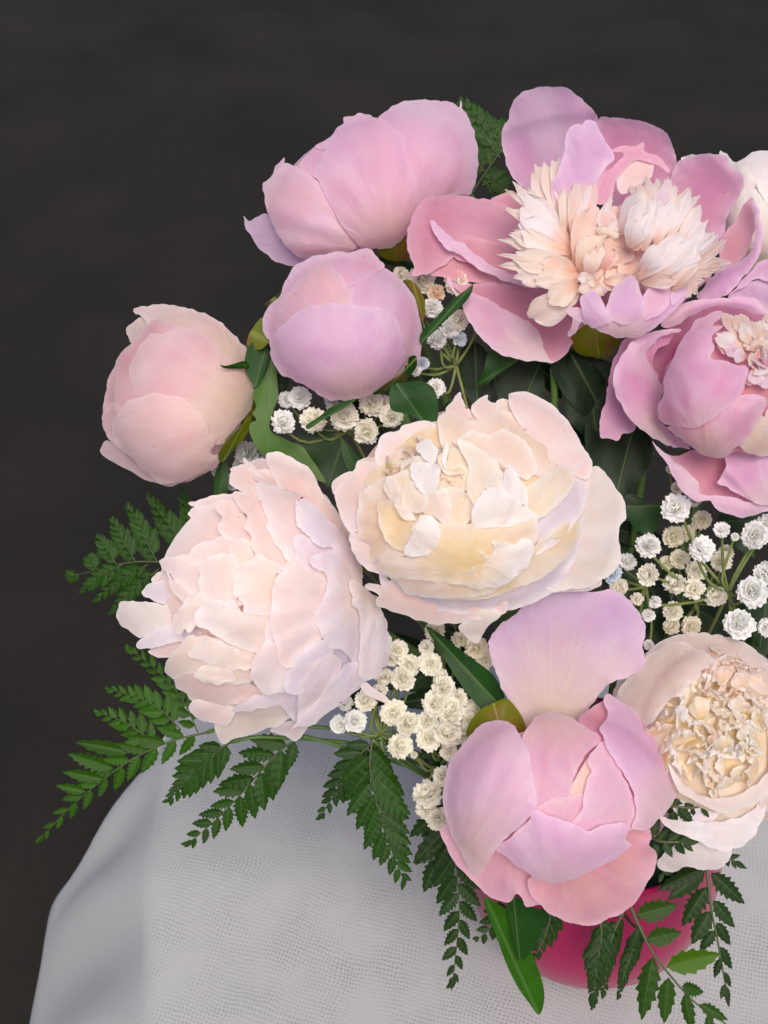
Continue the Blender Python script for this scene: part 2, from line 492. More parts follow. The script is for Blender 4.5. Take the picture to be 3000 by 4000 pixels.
    flat = np.repeat(np.array(wrow), nc)
    V[:, 2] += .0011 * smooth_noise(V[:, 0], V[:, 1], 5, 55) * (flat > .9)
    F = [(r * nc + c_, r * nc + c_ + 1, (r + 1) * nc + c_ + 1, (r + 1) * nc + c_) for r in range(nr - 1) for c_ in range(nc - 1)]
    uvs = V[:, :2].copy(); uvs[:, 1] -= V[:, 2] * .7
    # near and right part of the sheet, out of the picture's sight but continuous
    k = len(V)
    V = np.vstack([V, [(TX0 + .004, TY0, 0), (TX1, TY0, 0), (TX1, TY1 + .004, 0), (.34, .2, 0)]])
    flat = np.append(flat, [1] * 4); uvs = np.vstack([uvs, V[k:, :2]])
    F += [(k + 3, k, k + 1), (k + 3, k + 1, k + 2)]
    o = mesh_obj('tablecloth', V, F, m, uv=uvs, attr={'weave': flat})
    sm = o.modifiers.new('thickness', 'SOLIDIFY'); sm.thickness = .0008; sm.offset = -1
    tag(o, 'off-white gauze tablecloth with a coarse weave draped over the table edge', 'tablecloth')
cloth()

POT = np.array((.0, .0, 0.0))
def bowl():
    front = zpos(2306, 3850, 0.0)
    cx, cy = front[0], front[1] + .044
    POT[:] = (cx, cy, 0)
    root = empty('flower_bowl', (cx, cy, 0.0006))
    tag(root, 'glossy magenta pink round bowl holding the peony bouquet', 'bowl')
    m, nt, N = new_mat('magenta_glass')
    pr = N('ShaderNodeBsdfPrincipled'); pr.inputs['Base Color'].default_value = lin(166, 10, 80)
    pr.inputs['Roughness'].default_value = .2; pr.inputs['Specular IOR Level'].default_value = .3
    pr.inputs['Subsurface Weight'].default_value = .0; pr.inputs['Subsurface Radius'].default_value = (.02, .004, .006)
    pr.inputs['Subsurface Scale'].default_value = .3
    tc = N('ShaderNodeTexCoord'); nz = N('ShaderNodeTexNoise'); nz.inputs['Scale'].default_value = 60
    nt.links.new(tc.outputs['Object'], nz.inputs[0])
    bp = N('ShaderNodeBump'); bp.inputs['Strength'].default_value = .04; bp.inputs['Distance'].default_value = .001
    nt.links.new(nz.outputs[0], bp.inputs['Height']); nt.links.new(bp.outputs[0], pr.inputs['Normal'])
    out = N('ShaderNodeOutputMaterial'); nt.links.new(pr.outputs[0], out.inputs[0])
    prof = [(.0, .0), (.026, 0), (.034, .0008), (.040, .004), (.0465, .012), (.0520, .025), (.0545, .040), (.0545, .055), (.052, .070), (.049, .082), (.0475, .090),
            (.0478, .094), (.0468, .096), (.0452, .094), (.0450, .088), (.048, .075), (.050, .055), (.046, .025), (.03, .006), (0, .004)]
    prof = [(r * 1.13, z * 1.08) for r, z in prof]
    ns = 64; V = []; F = []
    for r, z in prof:
        for k in range(ns):
            a = 2 * math.pi * k / ns
            V.append((cx + r * math.cos(a), cy + r * math.sin(a), z + .0006))
    for i in range(len(prof) - 1):
        for k in range(ns):
            F.append((i * ns + k, i * ns + (k + 1) % ns, (i + 1) * ns + (k + 1) % ns, (i + 1) * ns + k))
    mesh_obj('bowl_wall', V, F, m, root)
    # foam block inside
    V = []; F = []
    for r, z in [(.0, .086), (.03, .088), (.043, .084), (.044, .07), (.044, .02), (0, .02)]:
        for k in range(24):
            a = 2 * math.pi * k / 24
            V.append((cx + r * math.cos(a), cy + r * math.sin(a), z + .001 * math.sin(k * 3)))
    for i in range(5):
        for k in range(24):
            F.append((i * 24 + k, i * 24 + (k + 1) % 24, (i + 1) * 24 + (k + 1) % 24, (i + 1) * 24 + k))
    mesh_obj('foam', V, F, FOAM, root)
bowl()
FOAMTOP = POT + np.array((0, 0, .082))

# ------------------------------------------------------------------ traced surfaces (petals, sepals, leaves)
def jitter_outline(o, amp, seed):
    n = len(o); s = np.cumsum(np.r_[0, np.linalg.norm(np.diff(o, axis=0), axis=1)])
    gq = np.random.RandomState(seed)
    d = np.zeros(n)
    for i in range(7):
        f = 2 * math.pi / (gq.uniform(40, 130) if i < 4 else gq.uniform(14, 36)); d += np.sin(s * f + gq.uniform(0, 6.28)) * (gq.uniform(.4, 1) if i < 4 else gq.uniform(.12, .35))
    nx = np.roll(o, -1, 0) - np.roll(o, 1, 0)
    nx = np.c_[nx[:, 1], -nx[:, 0]] / (np.linalg.norm(nx, axis=1)[:, None] + 1e-6)
    fade = np.minimum(1, np.minimum(np.arange(n), np.arange(n)[::-1]) / 3.0)
    return o + nx * (d * amp * .5 * fade)[:, None]
def fill(outline, step):
    """triangulate a closed outline with an inner grid -> points, tris, distance to outline"""
    n = len(outline)
    lo, hi = outline.min(0), outline.max(0)
    gx, gy = np.meshgrid(np.arange(lo[0], hi[0], step), np.arange(lo[1], hi[1], step * .866))
    gx = gx + (np.arange(gx.shape[0]) % 2)[:, None] * step * .5
    pts = np.c_[gx.ravel(), gy.ravel()]
    a = outline; b = np.roll(outline, -1, 0)
    ins = np.zeros(len(pts), bool)
    for (x0, y0), (x1, y1) in zip(a, b):
        if y0 == y1: continue
        c = ((y0 > pts[:, 1]) != (y1 > pts[:, 1])) & (pts[:, 0] < (x1 - x0) * (pts[:, 1] - y0) / (y1 - y0) + x0)
        ins ^= c
    pts = pts[ins]
    def dist(q):
        ab = b - a; L2 = (ab ** 2).sum(1) + 1e-9
        t = np.clip(((q[:, None, :] - a) * ab).sum(2) / L2, 0, 1)
        return np.sqrt((((a + ab * t[..., None]) - q[:, None, :]) ** 2).sum(2)).min(1)
    if len(pts):
        d = dist(pts); pts = pts[d > step * .45]
    allp = np.vstack([outline, pts]) if len(pts) else outline
    res = delaunay_2d_cdt([Vector(p) for p in allp], [], [list(range(n))], 1, 1e-4)
    V = np.array([(v.x, v.y) for v in res[0]]); T = [tuple(f) for f in res[2]]
    return V, T, dist(V)

class Body:
    """ellipsoid in picture axes: centre (photo px), radii, rotation, height radius"""
    def __init__(s, c, rx, ry, rz, rot=0.0, w0=0.0):
        s.c = np.asarray(c, float).ravel()[:2]; s.rx, s.ry, s.rz, s.rot, s.w0 = rx, ry, rz, R(rot), w0
    def rho(s, p):
        q = p - s.c; c_, s_ = math.cos(s.rot), math.sin(s.rot)
        x = q[:, 0] * c_ + q[:, 1] * s_; y = -q[:, 0] * s_ + q[:, 1] * c_
        return np.sqrt((x / s.rx) ** 2 + (y / s.ry) ** 2)
    def h(s, p, sign=1):
        r = s.rho(p); k = .93
        hk = math.sqrt(1 - k * k); sl = -k / hk
        v = np.where(r < k, np.sqrt(np.clip(1 - r * r, 0, 1)), hk + sl * (r - k) * .55)
        return s.w0 + sign * s.rz * np.maximum(v, -.9)

SEED = [1]
def surf(name, root, outline, base, hfun, mat, col, lift=0.0, bulge=0.0, bl=90.0, lip=0.0, ll=26.0, jag=3.0, ruf=4.0, flute=3.0, tilt=(0, 0),
         step=13.0, per=8, leaf=None, crinkle=3.6):
    SEED[0] += 1; sd = SEED[0] * 7919 % 100003
    o = spline(outline, per, True)
    if jag: o = jitter_outline(o, jag, sd)
    V, T, d = fill(o, step)
    base = np.asarray(base, float).ravel()[:2]
    q = V - base
    dist = np.linalg.norm(q, axis=1)
    t = dist / (dist.max() + 1e-6)
    ctr = o.mean(0) - base
    a0 = math.atan2(ctr[1], ctr[0])
    ang = (np.arctan2(q[:, 1], q[:, 0]) - a0 + math.pi) % (2 * math.pi) - math.pi
    dm = V - o.mean(0)
    w = hfun(V) + lift + bulge * (1 - np.exp(-d / bl)) + lip * np.exp(-d / ll)
    w = w + dm[:, 0] * tilt[0] + dm[:, 1] * tilt[1]
    if ruf:
        if leaf is None:
            w = w + crinkle * smooth_noise(V[:, 0], V[:, 1], sd + 9, .11) * np.exp(-d / 55.0) * np.clip(smooth_noise(V[:, 0], V[:, 1], sd + 5, .009) + .35, 0, 1.2)
        w = w + ruf * smooth_noise(V[:, 0], V[:, 1], sd, .045) * np.exp(-d / 40.0) + ruf * .8 * smooth_noise(V[:, 0], V[:, 1], sd + 3, .012)
    if flute:
        gq = np.random.RandomState(sd + 1)
        fl = sum(np.sin(ang * gq.uniform(5, 26) + gq.uniform(0, 6.28)) * gq.uniform(.4, 1) for _ in range(4)) / 2.2
        w = w + flute * fl * np.clip(t * 1.3, 0, 1)
    uv = np.c_[ang, t]
    if leaf is not None:                      # leaf: (tip) gives the midrib; V-fold about it
        tip = np.asarray(leaf[0], float).ravel()[:2]; fold = leaf[1]; bend = leaf[2]
        ax = tip - base; Ln = np.linalg.norm(ax); ax = ax / Ln; nrm = np.array((-ax[1], ax[0]))
        al = (q @ ax) / Ln; ac = (q @ nrm)
        w = w + np.abs(ac) * fold + bend * al
        uv = np.c_[ac / (Ln * .5), al]
    return mesh_obj(name, wpos(V, w), T, mat, root, col, uv, {'edge': np.clip(d / 110.0, 0, 1)})

def strip(name, root, b, tip, wb, wt, width, mat, col, arch=0.0, cup=0.12, jag=.12, notch=.0, side=0.0, curl=0.0, hfun=None, nu=11, nv=12, fat=.70, ruf=.0, wave=.0):
    """a free petal: photo-pixel base and tip with heights; arch lifts its middle, cup folds its sides, curl rolls the tip"""
    SEED[0] += 1; gq = np.random.RandomState(SEED[0] * 31 % 99991)
    b = np.asarray(b, float).ravel()[:2]; tip = np.asarray(tip, float).ravel()[:2]
    ax = tip - b; Ln = np.linalg.norm(ax) + 1e-6; ax /= Ln; nr = np.array((-ax[1], ax[0]))
    tips = 1 + jag * gq.uniform(-1, .25, nu); tips = np.convolve(np.pad(tips, 1, mode='edge'), (.22, .56, .22), 'valid'); tips[nu // 2] -= notch
    V = []; W = []; uv = []; ed = []
    ph = gq.uniform(0, 6.28)
    for j in range(nv):
        v = j / (nv - 1)
        pf = (math.sin(math.pi * min(v / fat, 1) / 2) ** .85) * (1.0 if v < fat else math.cos((v - fat) / (1 - fat) * math.pi / 2 * .74) ** .7)
        pf = .16 + .84 * pf if v < fat else pf
        for i in range(nu):
            u = i / (nu - 1) * 2 - 1
            vv = v * (1 + (tips[i] - 1) * v ** 2) * (1 - .10 * u * u * v)
            p = b + ax * Ln * vv + nr * (u * pf * width * .5 + side * math.sin(math.pi * v))
            if wave: p = p + ax * (wave * v * (math.sin(u * 4.5 + ph * 3) + .6 * math.sin(u * 10 + ph)))
            w = wb + (wt - wb) * vv + arch * math.sin(math.pi * vv) + cup * width * (u * u - .4) * pf - curl * max(0, vv - .72) ** 2 * 12
            w += ruf * math.sin(u * 6 + ph) * v + ruf * .7 * math.sin(u * 13 + ph * 2) * v * v
            V.append(p); W.append(w); uv.append((u * .5, v)); ed.append(min(1 - abs(u), (1 - v) * 1.6) * width / 110.0)
    V = np.array(V); W = np.array(W)
    if hfun is not None: W = W + hfun(V)
    F = [(j * nu + i, j * nu + i + 1, (j + 1) * nu + i + 1, (j + 1) * nu + i) for j in range(nv - 1) for i in range(nu - 1)]
    return mesh_obj(name, wpos(V, W), F, mat, root, col, np.array(uv), {'edge': np.clip(ed, 0, 1)})

def stem_to_foam(root, p, bend=.02, r=.0028, rise=0.0):
    """stem from world point p to the foam"""
    a = np.array(p); e = FOAMTOP + np.array((np.clip((a[0] - POT[0]) * .15, -.03, .03), np.clip((a[1] - POT[1]) * .15, -.025, .03), -.015))
    far = float(np.clip((np.hypot(*(a - e)[:2]) - .09) / .08, 0, 1))      # only far fronds arch up under the blooms
    if rise: bend, rise = bend * far - .01, rise * far
    mid = (a + e) / 2 + np.array((0, 0, bend))
    pts = spline(np.array([a, a * .75 + mid * .25 + np.array((0, 0, rise - .004)), mid, e]), 5)
    v, f = tube(pts, r, 8)
    mesh_obj('stem', v, f, STEM, root)

def flower(name, label, base_px, base_w, cat='peony', stem=True):
    loc = wpos([base_px], base_w)[0]
    root = empty(name, loc)
    tag(root, label, cat, 'peonies in the bouquet')
    if stem: stem_to_foam(root, loc)
    return root
def back_petals(root, body, mat, col, n=6, scale=.93, depth=.8, base=None):
    """the side of the bloom turned away from the camera: a cup of overlapping petals"""
    for k in range(n):
        a0 = 2 * math.pi * k / n; da = math.pi / n * 1.35
        c_, s_ = math.cos(body.rot), math.sin(body.rot)
        pts = []
        for a, r in [(0, .05), (-da, .45), (-da, .8), (-da * .55, .97), (0, 1.0), (da * .55, .97), (da, .8), (da, .45)]:
            x = math.cos(a0 + a) * r * body.rx * scale; y = math.sin(a0 + a) * r * body.ry * scale
            pts.append((body.c[0] + x * c_ - y * s_, body.c[1] + x * s_ + y * c_))
        surf('petal', root, np.array(pts), body.c, lambda p: body.h(p, -depth), mat, col, lift=-(k % 2) * 8.0, jag=2, step=34, per=4)
def core(root, body, mat, col, scale=.9, lift=-34, base=None):
    """inner petals that fill the bloom under the petals on show"""
    for k in range(3):
        a0 = 2 * math.pi * k / 3 + .4
        c_, s_ = math.cos(body.rot), math.sin(body.rot); pts = []
        for a, r in [(0, -.3), (-1.3, .5), (-1.15, .85), (-.7, 1), (0, 1.0), (.7, 1), (1.15, .85), (1.3, .5)]:
            x = math.cos(a0 + a) * r * body.rx * scale; y = math.sin(a0 + a) * r * body.ry * scale
            pts.append((body.c[0] + x * c_ - y * s_, body.c[1] + x * s_ + y * c_))
        surf('petal', root, np.array(pts), body.c if base is None else base, body.h, mat, col, lift=lift - k * 7, step=30, per=4)
def petals(root, crop, body, specs, base, mat, col, l0=0.0, dl=7.0, lk=1.0, pk_=1.0, **kw):
    """specs bottom to top: outline string or (outline, dict)"""
    for i, sp in enumerate(specs):
        d = dict(kw)
        if isinstance(sp, tuple): sp, dd = sp; d.update(dd)
        c = d.pop('col', col); m = d.pop('mat', mat); lf = d.pop('lift', l0 + i * dl); b = d.pop('base', base)
        lf *= lk
        if 'lip' in d: d['lip'] *= pk_
        bd = d.pop('body', body); nm = d.pop('name', 'petal'); lab = d.pop('label', None)
        o = surf(nm, root, P(crop, sp), P(crop, [b])[0], bd.h, m, c, lift=lf, **d)
        if lab: o['label'] = lab

# colours
pk = lin(243, 194, 217); pkl = lin(245, 205, 222); pkw = lin(247, 208, 212); pkd = lin(232, 156, 190); rose = lin(230, 160, 172)
lav = lin(230, 188, 226); deep = lin(190, 96, 146); blu = lin(248, 217, 209); lavw = lin(236, 226, 242); crm = lin(251, 232, 206)
wht = lin(250, 246, 246); yel = lin(251, 228, 180); pch = lin(250, 216, 196); tan = lin(236, 214, 200)
gr = lin(44, 82, 36); grd = lin(26, 50, 24); grl = lin(98, 130, 74); olive = lin(128, 132, 52)  # grd: dark leaf green, lowered further to carry shade between the blooms
# ================================================================== peonies
# --- tight two-lobed pink peony at the back
def peony_back_pink():
    b = Body(P('A', [(800, 640)])[0], 440, 265, 250, rot=-27, w0=-330)
    root = flower('peony', 'half-open pale pink peony seen from its side, behind the closed round pink bud', P('A', [(960, 1020)])[0], -430)
    B = (960, 1030)
    back_petals(root, b, PINK, pk, 6, .9); core(root, b, PINK, pk, .88)
    petals(root, 'A', b, [
        ('78,820 112,852 160,820 210,808 260,850 330,930 430,1020 560,1050 480,1080 380,1116 280,1092 190,1030 120,940 90,880', dict(lift=-70, tilt=(.25, 0), col=lav, lip=8)),
        ('410,530 440,470 500,410 575,380 640,440 660,600 720,800 640,860 560,740 470,600', dict(lift=-10)),
        ('665,250 690,236 725,226 770,216 835,238 800,330 700,330', dict(lift=-30, tilt=(0, -.2))),
        ('500,412 515,395 560,382 580,400 540,430', dict(lift=-4, jag=1)),
        ('870,245 930,195 1000,150 1090,137 1200,138 1300,150 1345,178 1358,142 1372,190 1400,240 1435,320 1456,420 1459,540 1442,620 1412,692 1330,700 1200,760 1110,800 1000,760 920,600 860,400', dict(lift=6, bulge=30, base=(1030, 940), flute=5)),
        ('255,560 290,500 318,478 322,515 370,600 300,620', dict(lift=0)),
        ('190,640 215,610 260,560 330,510 390,530 440,560 490,600 540,640 610,740 670,830 705,900 725,960 740,1010 640,1045 540,1060 440,1070 370,1040 300,960 240,850 205,740', dict(lift=14, bulge=26, col=pkw, flute=7)),
        ('575,385 600,345 640,290 700,258 760,240 830,235 900,255 960,300 1010,340 1027,380 1040,450 1075,520 1100,640 1110,740 1085,860 1040,930 960,1000 870,1015 780,1005 690,920 600,780 520,620 490,570 540,480', dict(lift=26, bulge=36, flute=6)),
    ], B, PINK, pk)
    petals(root, 'A', b, [
        ('860,1000 900,985 980,960 1050,905 1075,960 1062,1060 1010,1085 940,1080 890,1060', dict(lift=12, bulge=20)),
        ('850,1060 920,1070 1020,1085 1100,1120 1040,1150 960,1110 880,1110', dict(lift=-20, col=gr)),
    ], (960, 1080), SEPAL, olive, name='sepal', jag=2, ruf=2, flute=0)
peony_back_pink()

# --- closed round pink bud
def peony_round_bud():
    b = Body(P('A', [(662, 1478)])[0], 306, 286, 270, w0=-60)
    root = flower('peony', 'closed round lilac pink peony bud above small white blossoms and a dark green leaf', P('A', [(930, 1790)])[0], -190)
    B = (900, 1840)
    back_petals(root, b, PINK, pk, 6, .92); core(root, b, PINK, pkd, .93, lift=-16, base=P('A', [B])[0])
    petals(root, 'A', b, [
        ('190,1460 195,1400 260,1320 300,1270 330,1190 380,1115 450,1075 560,1040 700,1030 815,1013 850,1040 880,1080 905,1120 820,1180 600,1300 480,1480 300,1570 235,1555 200,1520', dict(lift=-4, tilt=(0, -.05), lip=14, bulge=12)),
        ('620,1112 700,1096 800,1095 880,1115 950,1150 1020,1210 1080,1290 1110,1380 1125,1480 1129,1560 1120,1630 1085,1720 1010,1800 930,1850 860,1860 780,1700 700,1500 690,1340 690,1240 650,1160', dict(lift=0, bulge=20, col=lin(240, 196, 222))),
        ('283,1500 284,1400 310,1320 360,1250 410,1190 480,1112 560,1094 612,1120 652,1172 692,1232 716,1262 723,1335 760,1450 600,1550 400,1560', dict(lift=12, bulge=14, col=pkw)),
        ('230,1560 270,1500 330,1440 400,1380 450,1355 540,1340 640,1335 740,1345 830,1355 910,1370 950,1400 985,1440 1005,1500 1015,1580 1027,1620 1020,1680 990,1730 930,1800 870,1852 780,1890 690,1906 600,1905 530,1882 480,1842 400,1800 300,1752 260,1700 240,1640', dict(lift=30, bulge=26, col=lin(238, 202, 228), flute=5, jag=4, base=(760, 1960))),
    ], B, PINK, pk)
    petals(root, 'A', b, [
        ('1030,1195 1080,1210 1120,1260 1147,1330 1142,1420 1125,1440 1108,1360 1075,1270', dict(lift=10, base=(1140, 1440))),
        ('836,1872 900,1820 960,1782 1020,1732 1030,1705 1045,1700 1052,1655 1095,1645 1098,1700 1060,1762 1000,1822 930,1856', dict(lift=44, col=gr)),
        ('100,1590 104,1530 140,1470 185,1418 205,1470 240,1540 190,1600 150,1610', dict(lift=-30, col=lin(150, 160, 84))),
        ('200,1340 240,1310 300,1262 290,1310 240,1345', dict(lift=-10, col=gr)),
    ], (900, 1860), SEPAL, olive, name='sepal', jag=1, ruf=2, flute=0)
    # leaves of this stem
    petals(root, 'A', b, [
        ('1118,1570 1128,1500 1200,1430 1300,1320 1380,1260 1428,1222 1420,1272 1380,1332 1280,1424 1180,1522', dict(lift=0, base=(1120, 1570), leaf=(P('A', [(1428, 1222)])[0], .25, 60), body=Body((1500, 1200), 900, 900, 10, w0=20))),
    ], (0, 0), LEAF, gr, name='leaf', jag=0, ruf=3, flute=0)
    fl = Body(P('D', [(490, 190)])[0], 900, 900, 10, w0=250)
    petals(root, 'D', fl, [
        ('0,232 50,190 110,160 185,148 125,192 60,228 0,262 -60,300 -70,280', dict(base=(185, 148), leaf=(P('D', [(-70, 295)])[0], .2, -40), lift=-200)),
        ('366,80 420,60 500,50 560,65 600,110 613,200 611,300 596,347 560,310 520,262 460,222 390,210 362,180', dict(base=(400, 70), leaf=(P('D', [(596, 347)])[0], .16, -30), lift=60, bulge=14)),
    ], (0, 0), LEAF, gr, name='leaf', jag=0, ruf=5, flute=0, step=11)
    fl2 = Body((750, 1500), 900, 900, 10, w0=-140)
    petals(root, 'C', fl2, [
        ('606,384 640,388 718,368 740,392 715,402 650,404 618,398', dict(base=(740, 385), leaf=(P('C', [(606, 386)])[0], .15, 120), lift=60)),
        ('718,360 735,300 790,258 832,250 838,300 810,420 770,488 735,440 720,400', dict(base=(830, 255), leaf=(P('C', [(765, 488)])[0], .2, 0), lift=50)),
        ('815,425 842,345 866,430 872,520 852,600 832,655 848,700 920,735 990,770 1040,840 1084,905 1095,930 1050,915 1000,862 900,822 800,795 745,712 742,660 772,640 754,610 770,580 758,512', dict(base=(842, 345), leaf=(P('C', [(830, 760)])[0], .12, 0), lift=20, col=grl, ruf=9)),
    ], (0, 0), LEAF, gr, name='leaf', jag=1, ruf=4, flute=0, step=12)
peony_round_bud()

# --- pale bud at the left
def peony_pale_bud():
    b = Body(P('C', [(418, 532)])[0], 292, 352, 300, rot=8, w0=-250)
    root = flower('peony', 'pale blush closed peony bud with cream base, jutting out over the dark floor', P('C', [(735, 600)])[0], -300)
    B = (770, 600)
    col = lin(242, 208, 210)
    back_petals(root, b, PALEBUD, col, 6, .92); core(root, b, PALEBUD, col, .92, lift=-24, base=P('C', [B])[0])
    petals(root, 'C', b, [
        ('170,215 200,190 250,160 310,170 320,240 240,300 190,285 180,260', dict(lift=-30, col=lin(236, 214, 206))),
        ('48,785 70,740 110,745 200,760 330,820 500,860 560,870 480,915 420,936 375,946 300,932 230,902 150,856 90,826', dict(lift=-26)),
        ('205,125 250,115 330,104 400,112 480,130 560,160 620,200 670,250 710,290 735,330 765,430 740,520 600,480 400,300 300,230 240,162 215,150', dict(lift=-8, lip=10, col=lin(244, 220, 206), jag=3)),
        ('62,600 75,500 100,420 145,335 240,260 300,400 280,600 150,740 70,690', dict(lift=0, col=lin(240, 196, 200))),
        ('145,330 200,290 270,200 320,178 400,205 380,320 300,420 320,540 200,620 130,590 114,520 120,450 130,380', dict(lift=10, col=lin(236, 180, 188))),
        ('62,660 68,600 120,560 170,640 140,760 90,730', dict(lift=12)),
        ('184,440 195,360 240,290 270,250 330,240 400,215 450,213 500,225 540,245 580,290 640,340 700,380 742,420 765,490 757,560 735,610 690,660 640,720 590,760 480,740 300,640 215,520', dict(lift=20, bulge=20, jag=4, col=lin(244, 208, 212))),
        ('103,690 110,640 150,580 210,540 270,522 340,520 410,535 460,560 510,610 545,660 556,700 577,740 566,790 600,800 640,780 580,860 500,895 430,922 380,937 320,930 260,882 220,842 160,790 112,740', dict(lift=40, bulge=24, jag=4, col=lin(246, 214, 214))),
    ], B, PALEBUD, col, flute=5)
    petals(root, 'C', b, [
        ('598,824 604,780 650,720 700,670 735,618 748,640 737,692 702,742 652,792 622,832', dict(lift=50)),
        ('700,560 760,520 775,580 740,650 700,660', dict(lift=10)),
    ], (750, 590), SEPAL, lin(124, 140, 56), name='sepal', jag=1, ruf=1, flute=0)
peony_pale_bud()

# --- front pink peony
def peony_front_pink():
    b = Body(P('G', [(660, 1080)])[0], 470, 372, 330, w0=60)
    root = flower('peony', 'cupped pink peony above the magenta bowl with one large petal standing up behind', P('G', [(560, 1000)])[0], -300)
    flat = Body(P('G', [(690, 420)])[0], 600, 600, 60, w0=40)
    back_petals(root, b, PINK, pk, 6, .92); core(root, b, PINK, rose, .8, lift=-70)
    petals(root, 'G', flat, [
        ('215,770 230,700 280,640 340,610 400,588 440,620 480,680 495,740 470,800 300,820', dict(lift=-40, bulge=50, col=olive)),
    ], (400, 820), SEPAL, olive, name='sepal', jag=0, ruf=1, flute=0)
    petals(root, 'G', flat, [
        ('18,244 80,275 150,330 230,390 300,440 350,490 392,570 380,600 300,652 280,640 230,580 170,500 120,420 75,345', dict(base=(385, 640), leaf=(P('G', [(18, 244)])[0], .3, -60), lift=-110)),
    ], (0, 0), LEAF, gr, name='leaf', jag=0, ruf=4, flute=0)
    petals(root, 'G', flat, [
        ('318,330 325,290 360,250 420,200 500,140 560,105 640,70 720,64 800,75 880,67 950,80 990,110 1010,140 1050,190 1072,240 1064,290 1060,340 1068,380 1060,430 1040,460 990,485 930,500 880,535 830,590 790,660 740,760 600,800 520,760 480,690 430,620 390,560 370,500 345,450 328,380',
         dict(lift=-20, tilt=(0, -.18), bulge=-50, bl=200, lip=-10, flute=9, ruf=7, base=(610, 800), mat=UPRIGHT, col=lin(238, 194, 222))),
    ], (610, 800), PINK, pk)
    B = (660, 1600)
    low = Body(P('G', [(660, 1080)])[0], 560, 520, 330, w0=20)
    petals(root, 'G', low, [
        ('85,1230 100,1198 200,1150 350,1200 520,1300 600,1450 590,1560 545,1584 500,1586 482,1552 452,1530 420,1560 370,1562 300,1522 230,1452 160,1382 120,1312', dict(lift=-50, bulge=-40, lip=12, mat=ROSE, col=lin(238, 184, 190), base=(420, 1200))),
        ('505,1470 530,1440 620,1400 720,1350 820,1300 920,1240 1000,1200 1080,1203 1100,1250 1090,1290 1116,1320 1127,1370 1106,1430 1076,1480 1042,1540 1000,1590 950,1622 880,1652 820,1677 740,1672 650,1642 600,1612 560,1572 520,1530', dict(lift=-30, bulge=-46, lip=14, mat=ROSE, col=lin(238, 178, 182), base=(640, 1250))),
    ], B, PINK, pk)
    petals(root, 'G', b, [
        ('750,690 800,640 880,598 930,640 930,760 900,840 840,800 770,740', dict(lift=-40, mat=ROSE, col=rose)),
        ('700,1062 730,980 790,880 845,826 870,840 820,960 790,1060 740,1090', dict(lift=-30, col=pch, mat=PEACH)),
        ('478,790 510,722 550,672 600,654 660,660 720,680 760,710 810,740 852,765 850,800 800,840 760,900 730,960 715,1030 700,1062 640,1080 560,1130 500,1120 490,950', dict(lift=-26, bulge=10, lip=6, col=lin(238, 186, 206), base=(620, 620))),
        ('545,1120 600,1080 640,1062 700,1058 772,1044 790,1110 760,1200 680,1220 600,1190', dict(lift=-16, col=pkw)),
        ('792,890 830,822 878,798 910,850 965,960 1010,1060 1030,1150 1020,1210 930,1230 870,1230 800,1235 740,1210 716,1182 760,1130 775,1060 785,990 812,940', dict(lift=-10, bulge=12, lip=5, col=pkl)),
        ('884,568 930,585 1000,630 1060,680 1120,740 1170,790 1215,850 1236,920 1236,1000 1216,1060 1182,1120 1130,1172 1080,1217 1016,1218 1010,1190 1026,1140 1018,1070 1000,1005 965,950 925,885 890,838 872,780 850,735 866,705 884,685 888,640 866,600', dict(lift=18, bulge=24, flute=7, base=(1240, 1240), col=lin(236, 194, 226))),
        ('353,1310 400,1270 460,1220 510,1170 545,1124 600,1145 650,1165 710,1180 760,1205 800,1222 870,1195 930,1185 977,1190 986,1230 975,1265 1003,1295 960,1332 900,1372 830,1402 760,1442 700,1462 620,1474 550,1452 490,1417 430,1372 390,1340', dict(lift=24, bulge=26, flute=6, base=(640, 1620), col=lin(238, 200, 228))),
        ('98,1080 104,1000 120,920 150,860 210,790 250,740 300,705 370,692 430,710 465,760 490,800 516,860 526,940 537,1000 552,1060 549,1100 520,1150 470,1202 420,1242 370,1292 340,1332 310,1392 280,1432 258,1442 230,1420 190,1342 150,1272 118,1182', dict(lift=44, bulge=30, flute=6, base=(160, 1420), col=lin(240, 204, 222))),
    ], B, PINK, pk)
    petals(root, 'I', Body(P('I', [(600, 700)])[0], 900, 900, 10, w0=-170), [
        ('430,560 480,580 560,640 620,760 660,850 690,950 690,1020 668,1066 630,1020 580,950 530,850 490,740 450,640', dict(base=(430, 540), leaf=(P('I', [(668, 1066)])[0], .2, -120), col=lin(62, 108, 40), lift=20)),
        ('530,560 570,556 640,600 705,620 690,690 640,790 590,838 570,790 545,680', dict(base=(560, 560), leaf=(P('I', [(588, 838)])[0], .25, -60), lift=60)),
    ], (0, 0), LEAF, gr, name='leaf', jag=0, ruf=4, flute=0, step=13)
peony_front_pink()

